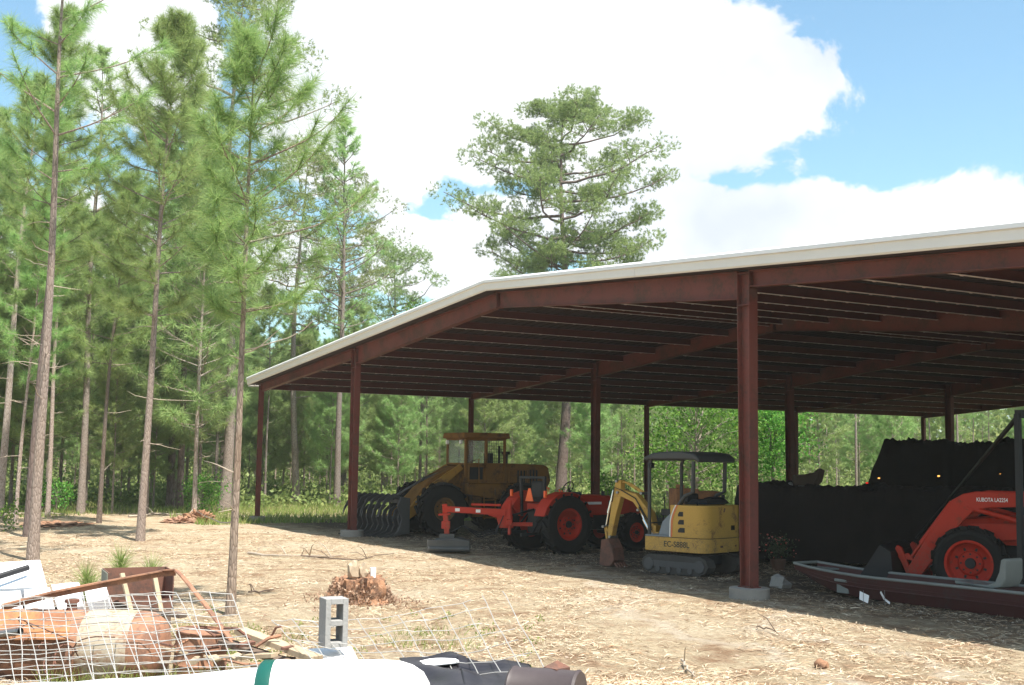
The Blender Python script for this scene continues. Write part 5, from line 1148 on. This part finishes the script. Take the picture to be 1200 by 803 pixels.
for q_ in range(34):                                              # low bushy young pines along the edge of the woods
    for t_ in range(40):
        u_ = rg.uniform(-200, 450) if q_ < 26 else rg.uniform(450, 1250); d_ = rg.uniform(49, 66) if u_ < 240 else rg.uniform(64, 80); p_ = gp(u_, d_)
        if not blocked(p_) and not any((p_.x-q.x)**2+(p_.y-q.y)**2 < 2.2 for q in placed): break
    else: continue
    placed.append(p_); stand_tree('dense', rg.randrange(6), p_, rg.uniform(0, 6.28), rg.uniform(.42, .66))
# broadleaf trees behind the building, low bushes
def leafy(name, label, loc, h, R, n, L, mat, cat, seed, trunk_r=.09, cb=.25, group=None, clumps=26):
    rg_ = random.Random(seed); rng_ = np.random.default_rng(seed); T = thing(name, label, cat, loc, 0, group); tr = MB()
    tr.tube([(0, 0, -.2), (.05, 0, h*.3), (-.05, .08, h*.65), (0, 0, h*.9)], [trunk_r*1.2, trunk_r, trunk_r*.6, trunk_r*.15], 8)
    Vs, Fs, o_ = [], [], 0
    for c in range(clumps):
        z = h*(cb+(1-cb)*rg_.random()**.8); rr = R*math.sqrt(max(.05, 1-((z/h-.55)/.62)**2))*rg_.uniform(.25, 1); a = rg_.uniform(0, 6.3); e = Vector((rr*math.cos(a), rr*math.sin(a), z))
        tr.tube([(0, 0, z*.7), e*.6+Vector((0, 0, z*.34)), e], [trunk_r*.35, trunk_r*.22, .006], 5, False)
        V, F_ = leafcloud(np.array(e), n//clumps, np.array([R*.22, R*.22, R*.17]), L, L*.55, rng_); Vs.append(V); Fs.append(F_+o_); o_ += len(V)
    tr.build('trunk', M['bark_far'], T, smooth=True, fix=False); tri_mesh('crown', np.concatenate(Vs), np.concatenate(Fs), mat, T); return T
leafy('broadleaf_tree', 'bright green broadleaf tree behind the grey canopy of the mini excavator', gp(815, 62), 6.2, 3.0, 7000, .20, M['leaf'], 'tree', 5, clumps=46)
leafy('broadleaf_tree', 'bright green broadleaf tree seen just right of the front red post', gp(905, 64), 6.0, 2.6, 6000, .20, M['leaf'], 'tree', 6, clumps=40)
leafy('broadleaf_tree', 'light green broadleaf tree top showing left of the roof peak', gp(492, 74), 12.5, 1.8, 3600, .22, M['leaf'], 'tree', 7, cb=.5)
leafy('green_bush', 'bright low bush behind the orange tractor, beside a dark red post', gp(712, 56), 1.7, 1.1, 1500, .14, M['leaf'], 'bush', 8, .03, .1)
leafy('green_bush', 'bright low bush at the clearing edge near thick dark trunks', gp(238, 51), 1.5, .95, 1300, .13, M['leaf'], 'bush', 9, .03, .1)
leafy('green_bush', 'small green bush between two pale trunks at the left clearing edge', gp(68, 50), 1.2, 1.0, 900, .13, M['leaf'], 'bush', 10, .03, .1)
leafy('green_bush', 'low dark green bush at the left photo edge', gp(2, 38), .7, .8, 700, .11, M['leaf'], 'bush', 13, .03, .1)
# pine seedling beside the scrap
q = gp(146, 15.0); T = thing('pine_seedling', 'pale green pine seedling behind the open steel bin', 'seedling', q)
rng = np.random.default_rng(8); tr = MB(); C, D = [], []
for k, (dx, hz, ln) in enumerate(((0, 1.02, .0), (-.32, .84, 0), (.30, .92, 0), (-.12, .70, 0), (.14, .62, 0), (.36, .7, 0), (-.34, .55, 0))):
    e = RH*dx+Vector((0, 0, hz*.8)); tr.tube([(0, 0, 0), e*.5+Vector((0, 0, .06)), e], [.02, .012, .006], 6, False)
    for s_ in np.linspace(.55, 1, 4): C.append(list(e*s_)); D.append(list((e*.3+Vector((0, 0, .6))).normalized()))
V, F_ = needle_mesh(rng, np.array(C), np.array(D), 170, .26, .6, .005, .1, .1); tr.build('stem', M['bark_orange'], T); T.scale = (1.3, 1.3, 1.38); tri_mesh('needles', V, F_, foliage('pale_seedling_needles', (.16, .24, .06), (.26, .34, .10), (.36, .42, .16), .4), T)

# ------------------------------------------------------------------ undergrowth, grass, litter (nobody could count these)
rng = np.random.default_rng(21)
def scatter(n, urange, drange, power=1.0, test=None):
    out_ = []
    while len(out_) < n:
        u_ = rng.uniform(*urange); d_ = drange[0]+(drange[1]-drange[0])*rng.random()**power; p_ = spot(u_, d_)
        if test and not test(p_, u_, d_): continue
        out_.append((p_.x, p_.y, H(p_.x, p_.y)))
    return np.array(out_)
inb = lambda p_, u_, d_: not blocked(p_)
P = scatter(2600, (-250, 1450), (58, 135), 1.0, inb); Vs, Fs, o_ = [], [], 0
for c in P:
    dd_ = math.hypot(c[0]-CAM.x, c[1]-CAM.y); hh = rng.uniform(.3, 1.0) if dd_ < 85 else rng.uniform(.4, 3.2)
    V, F_ = leafcloud(np.array([c[0], c[1], c[2]+hh*.5]), 46, np.array([.7, .7, hh*.35]), .30, .16, rng); Vs.append(V); Fs.append(F_+o_); o_ += len(V)
u = tri_mesh('undergrowth', np.concatenate(Vs), np.concatenate(Fs), M['leafdark']); tag(u, kind='stuff')
P = scatter(1700, (-500, 1700), (112, 165), 1.0, inb); Vs, Fs, o_ = [], [], 0
for c in P:
    hh = rng.uniform(4, 15); V, F_ = leafcloud(np.array([c[0], c[1], c[2]+hh*.5]), 90, np.array([1.6, 1.6, hh*.3]), .75, .4, rng); Vs.append(V); Fs.append(F_+o_); o_ += len(V)
u = tri_mesh('far_woods', np.concatenate(Vs), np.concatenate(Fs), M['leafdark']); tag(u, kind='stuff')
def blades(P, hmin, hmax, w_, lean_=.35):
    n = len(P); hh = rng.uniform(hmin, hmax, n)[:, None]; d = np.stack([rng.normal(0, lean_, n), rng.normal(0, lean_, n), np.ones(n)], 1); s_ = unit(np.cross(d, rng.normal(0, 1, (n, 3))))*w_/2
    return np.stack([P-s_, P+s_, P+d*hh], 1).reshape(-1, 3), np.arange(n*3).reshape(-1, 3)
def grassy(p_, u_, d_):
    if blocked(p_) and not (p_.x < 2 or p_.y > BL*4+1): return False
    if u_ < 230 and d_ < 44+6*rng.random(): return False
    return mnoise.noise((p_.x*.25, p_.y*.25, 4.4)) > -.35+.5*rng.random()-(.25 if u_ > 200 else 0)
P = scatter(70000, (-150, 1350), (42, 92), 1.3, grassy); V, F_ = blades(P, .08, .32, .035)
u = tri_mesh('grass', V, F_, M['grass']); tag(u, kind='stuff')
def weedy(p_, u_, d_): return mnoise.noise((p_.x*.9, p_.y*.9, 7.4)) > .18+.45*rng.random()
P = scatter(3000, (60, 600), (10.2, 17), 1, weedy); V, F_ = blades(P, .04, .22, .011, .5)
V2, F2 = [V], [F_]; o_ = len(V)
wv = []
for c in scatter(90, (40, 640), (10.6, 19), 1):
    A_, B_ = leafcloud(np.array([c[0], c[1], c[2]+.05]), 14, np.array([.05, .05, .025]), .055, .024, rng, .9); wv.append(A_)
if wv:
    A_ = np.concatenate(wv); q4 = np.arange(len(A_)).reshape(-1, 4); F2.append(np.concatenate([q4[:, :3], q4[:, [0, 2, 3]]])+o_); V2.append(A_)
u = tri_mesh('weeds', np.concatenate(V2), np.concatenate(F2), M['grass']); tag(u, kind='stuff')
def straw(n, urange, drange, power, lmin, lmax, w_, mat, name):
    P = scatter(n, urange, drange, power, lambda p_, u_, d_: rng.random() < .12+1.3*max(0, .35+mnoise.noise((p_.x*.55, p_.y*.55, 2.2))+.5*mnoise.noise((p_.x*1.7, p_.y*1.7, 5.2)))); a = rng.uniform(0, 2*PI, n); l = rng.uniform(lmin, lmax, n)[:, None]; d = np.stack([np.cos(a), np.sin(a), rng.normal(.04, .12, n)], 1); s_ = np.stack([-np.sin(a), np.cos(a), rng.normal(0, .5, n)], 1)*w_/2
    P[:, 2] += .012; bend = np.stack([rng.normal(0, .12, n), rng.normal(0, .12, n), rng.uniform(0, .12, n)], 1)*l
    m_ = P+d*l*.5+bend; V = np.stack([P-s_, P+s_, m_+s_, m_-s_, P+d*l], 1).reshape(-1, 3); i = np.arange(n)*5
    F_ = np.concatenate([np.stack([i, i+1, i+2], 1), np.stack([i, i+2, i+3], 1), np.stack([i+3, i+2, i+4], 1)])
    return tag(tri_mesh(name, V, F_, mat), kind='stuff')
straw(120000, (-200, 1400), (10, 40), 1.1, .05, .20, .0055, M['litter'], 'pine_straw_litter')
straw(7000, (-200, 1400), (10, 46), 1.1, .02, .09, .018, M['chips'], 'wood_chip_litter')
# fallen branches and mounds
def fallen(pxs, r_, label, forks=3, seed=1):
    rg_ = random.Random(seed); pts = [onz(u_, v_, 0) for u_, v_ in pxs]; fine_ = []
    for i in range(len(pts)-1):
        for k in range(4): p_ = pts[i].lerp(pts[i+1], k/4); fine_.append(Vector((p_.x+rg_.uniform(-.04, .04), p_.y+rg_.uniform(-.04, .04), 0)))
    fine_.append(pts[-1])
    for p_ in fine_: p_.z = H(p_.x, p_.y)+r_+rg_.uniform(0, .05)
    b = MB(); n = len(fine_); b.tube(fine_, [r_*(1-.7*i/n) for i in range(n)], 7)
    for k in range(forks):
        i = rg_.randint(1, n-2); e = fine_[i]+Vector((rg_.uniform(-.5, .5), rg_.uniform(-.5, .5), rg_.uniform(.05, .35))); b.tube([fine_[i], fine_[i].lerp(e, .5)+Vector((0, 0, .06)), e], [r_*.5, r_*.4, r_*.15], 5, False)
    o = b.build('fallen_branch', M['deadwood'] if seed % 2 else M['wooddark'], smooth=True); return tag(o, label, 'branch', 'fallen branches on the bare ground')
fallen([(290, 650), (330, 656), (352, 654), (400, 655)], .03, 'forked fallen branch lying behind the stump on sunny ground', 6, 1)
fallen([(350, 656), (420, 658), (462, 650)], .02, 'thin dark fallen stick reaching into the roof shadow', 3, 2)
fallen([(294, 700), (305, 696), (321, 694)], .02, 'short dark fallen stick right of the nearest young pine', 2, 4)
fallen([(885, 740), (897, 742), (912, 745)], .015, 'short dark twig on the sunny ground below the front post', 1, 6)
fallen([(800, 775), (808, 790), (815, 801)], .018, 'pale stick lying near the photo bottom in dry straw', 1, 3)
fallen([(150, 606), (190, 604), (230, 606)], .05, 'long pale fallen trunk across the clearing behind the second slim pine', 3, 5)
fallen([(0, 607), (40, 603), (75, 606)], .06, 'pale fallen log at the left edge of the clearing', 3, 7)
def mound(u_, d_, r_, h_, mat, label, seed, sq=1):
    p_ = gp(u_, d_); o = MB().blob((0, 0, 0), (r_, r_*sq, h_), 6, .8, 5, seed).build('dirt_mound', mat, loc=p_, smooth=True); return tag(o, label, 'mound')
mound(236, 45.5, .5, .34, M['stump'], 'red clay mound with broken roots at the clearing edge', 3); mound(214, 44.5, .5, .18, M['clay'], 'low red clay mound in front of a taller clay mound', 5); mound(72, 41, 1.6, .10, M['stump'], 'long low brown brush mound left of the second slim pine', 6, .6)
q = onz(962, 783, 0); o = MB().blob((0, 0, .05), (.10, .07, .06), 2, .4, 2, 3).build('bark_lump', M['stump'], loc=(q.x, q.y, gz(q)), smooth=True); tag(o, 'dark brown bark lump on pale straw at the lower right', 'bark')
# ------------------------------------------------------------------ thin bright air between the camera and the far woods
m, nt, out = newmat('summer_haze'); v = N(nt, 'ShaderNodeVolumePrincipled'); v.inputs['Color'].default_value = (.95, .96, .89, 1); v.inputs['Density'].default_value = .00055; v.inputs['Anisotropy'].default_value = .2
nt.links.new(v.outputs[0], out.inputs['Volume'])
hz = MB().box((0, 0, 13.5), (2000, 2000, 35)).build('haze', m); tag(hz, kind='stuff')
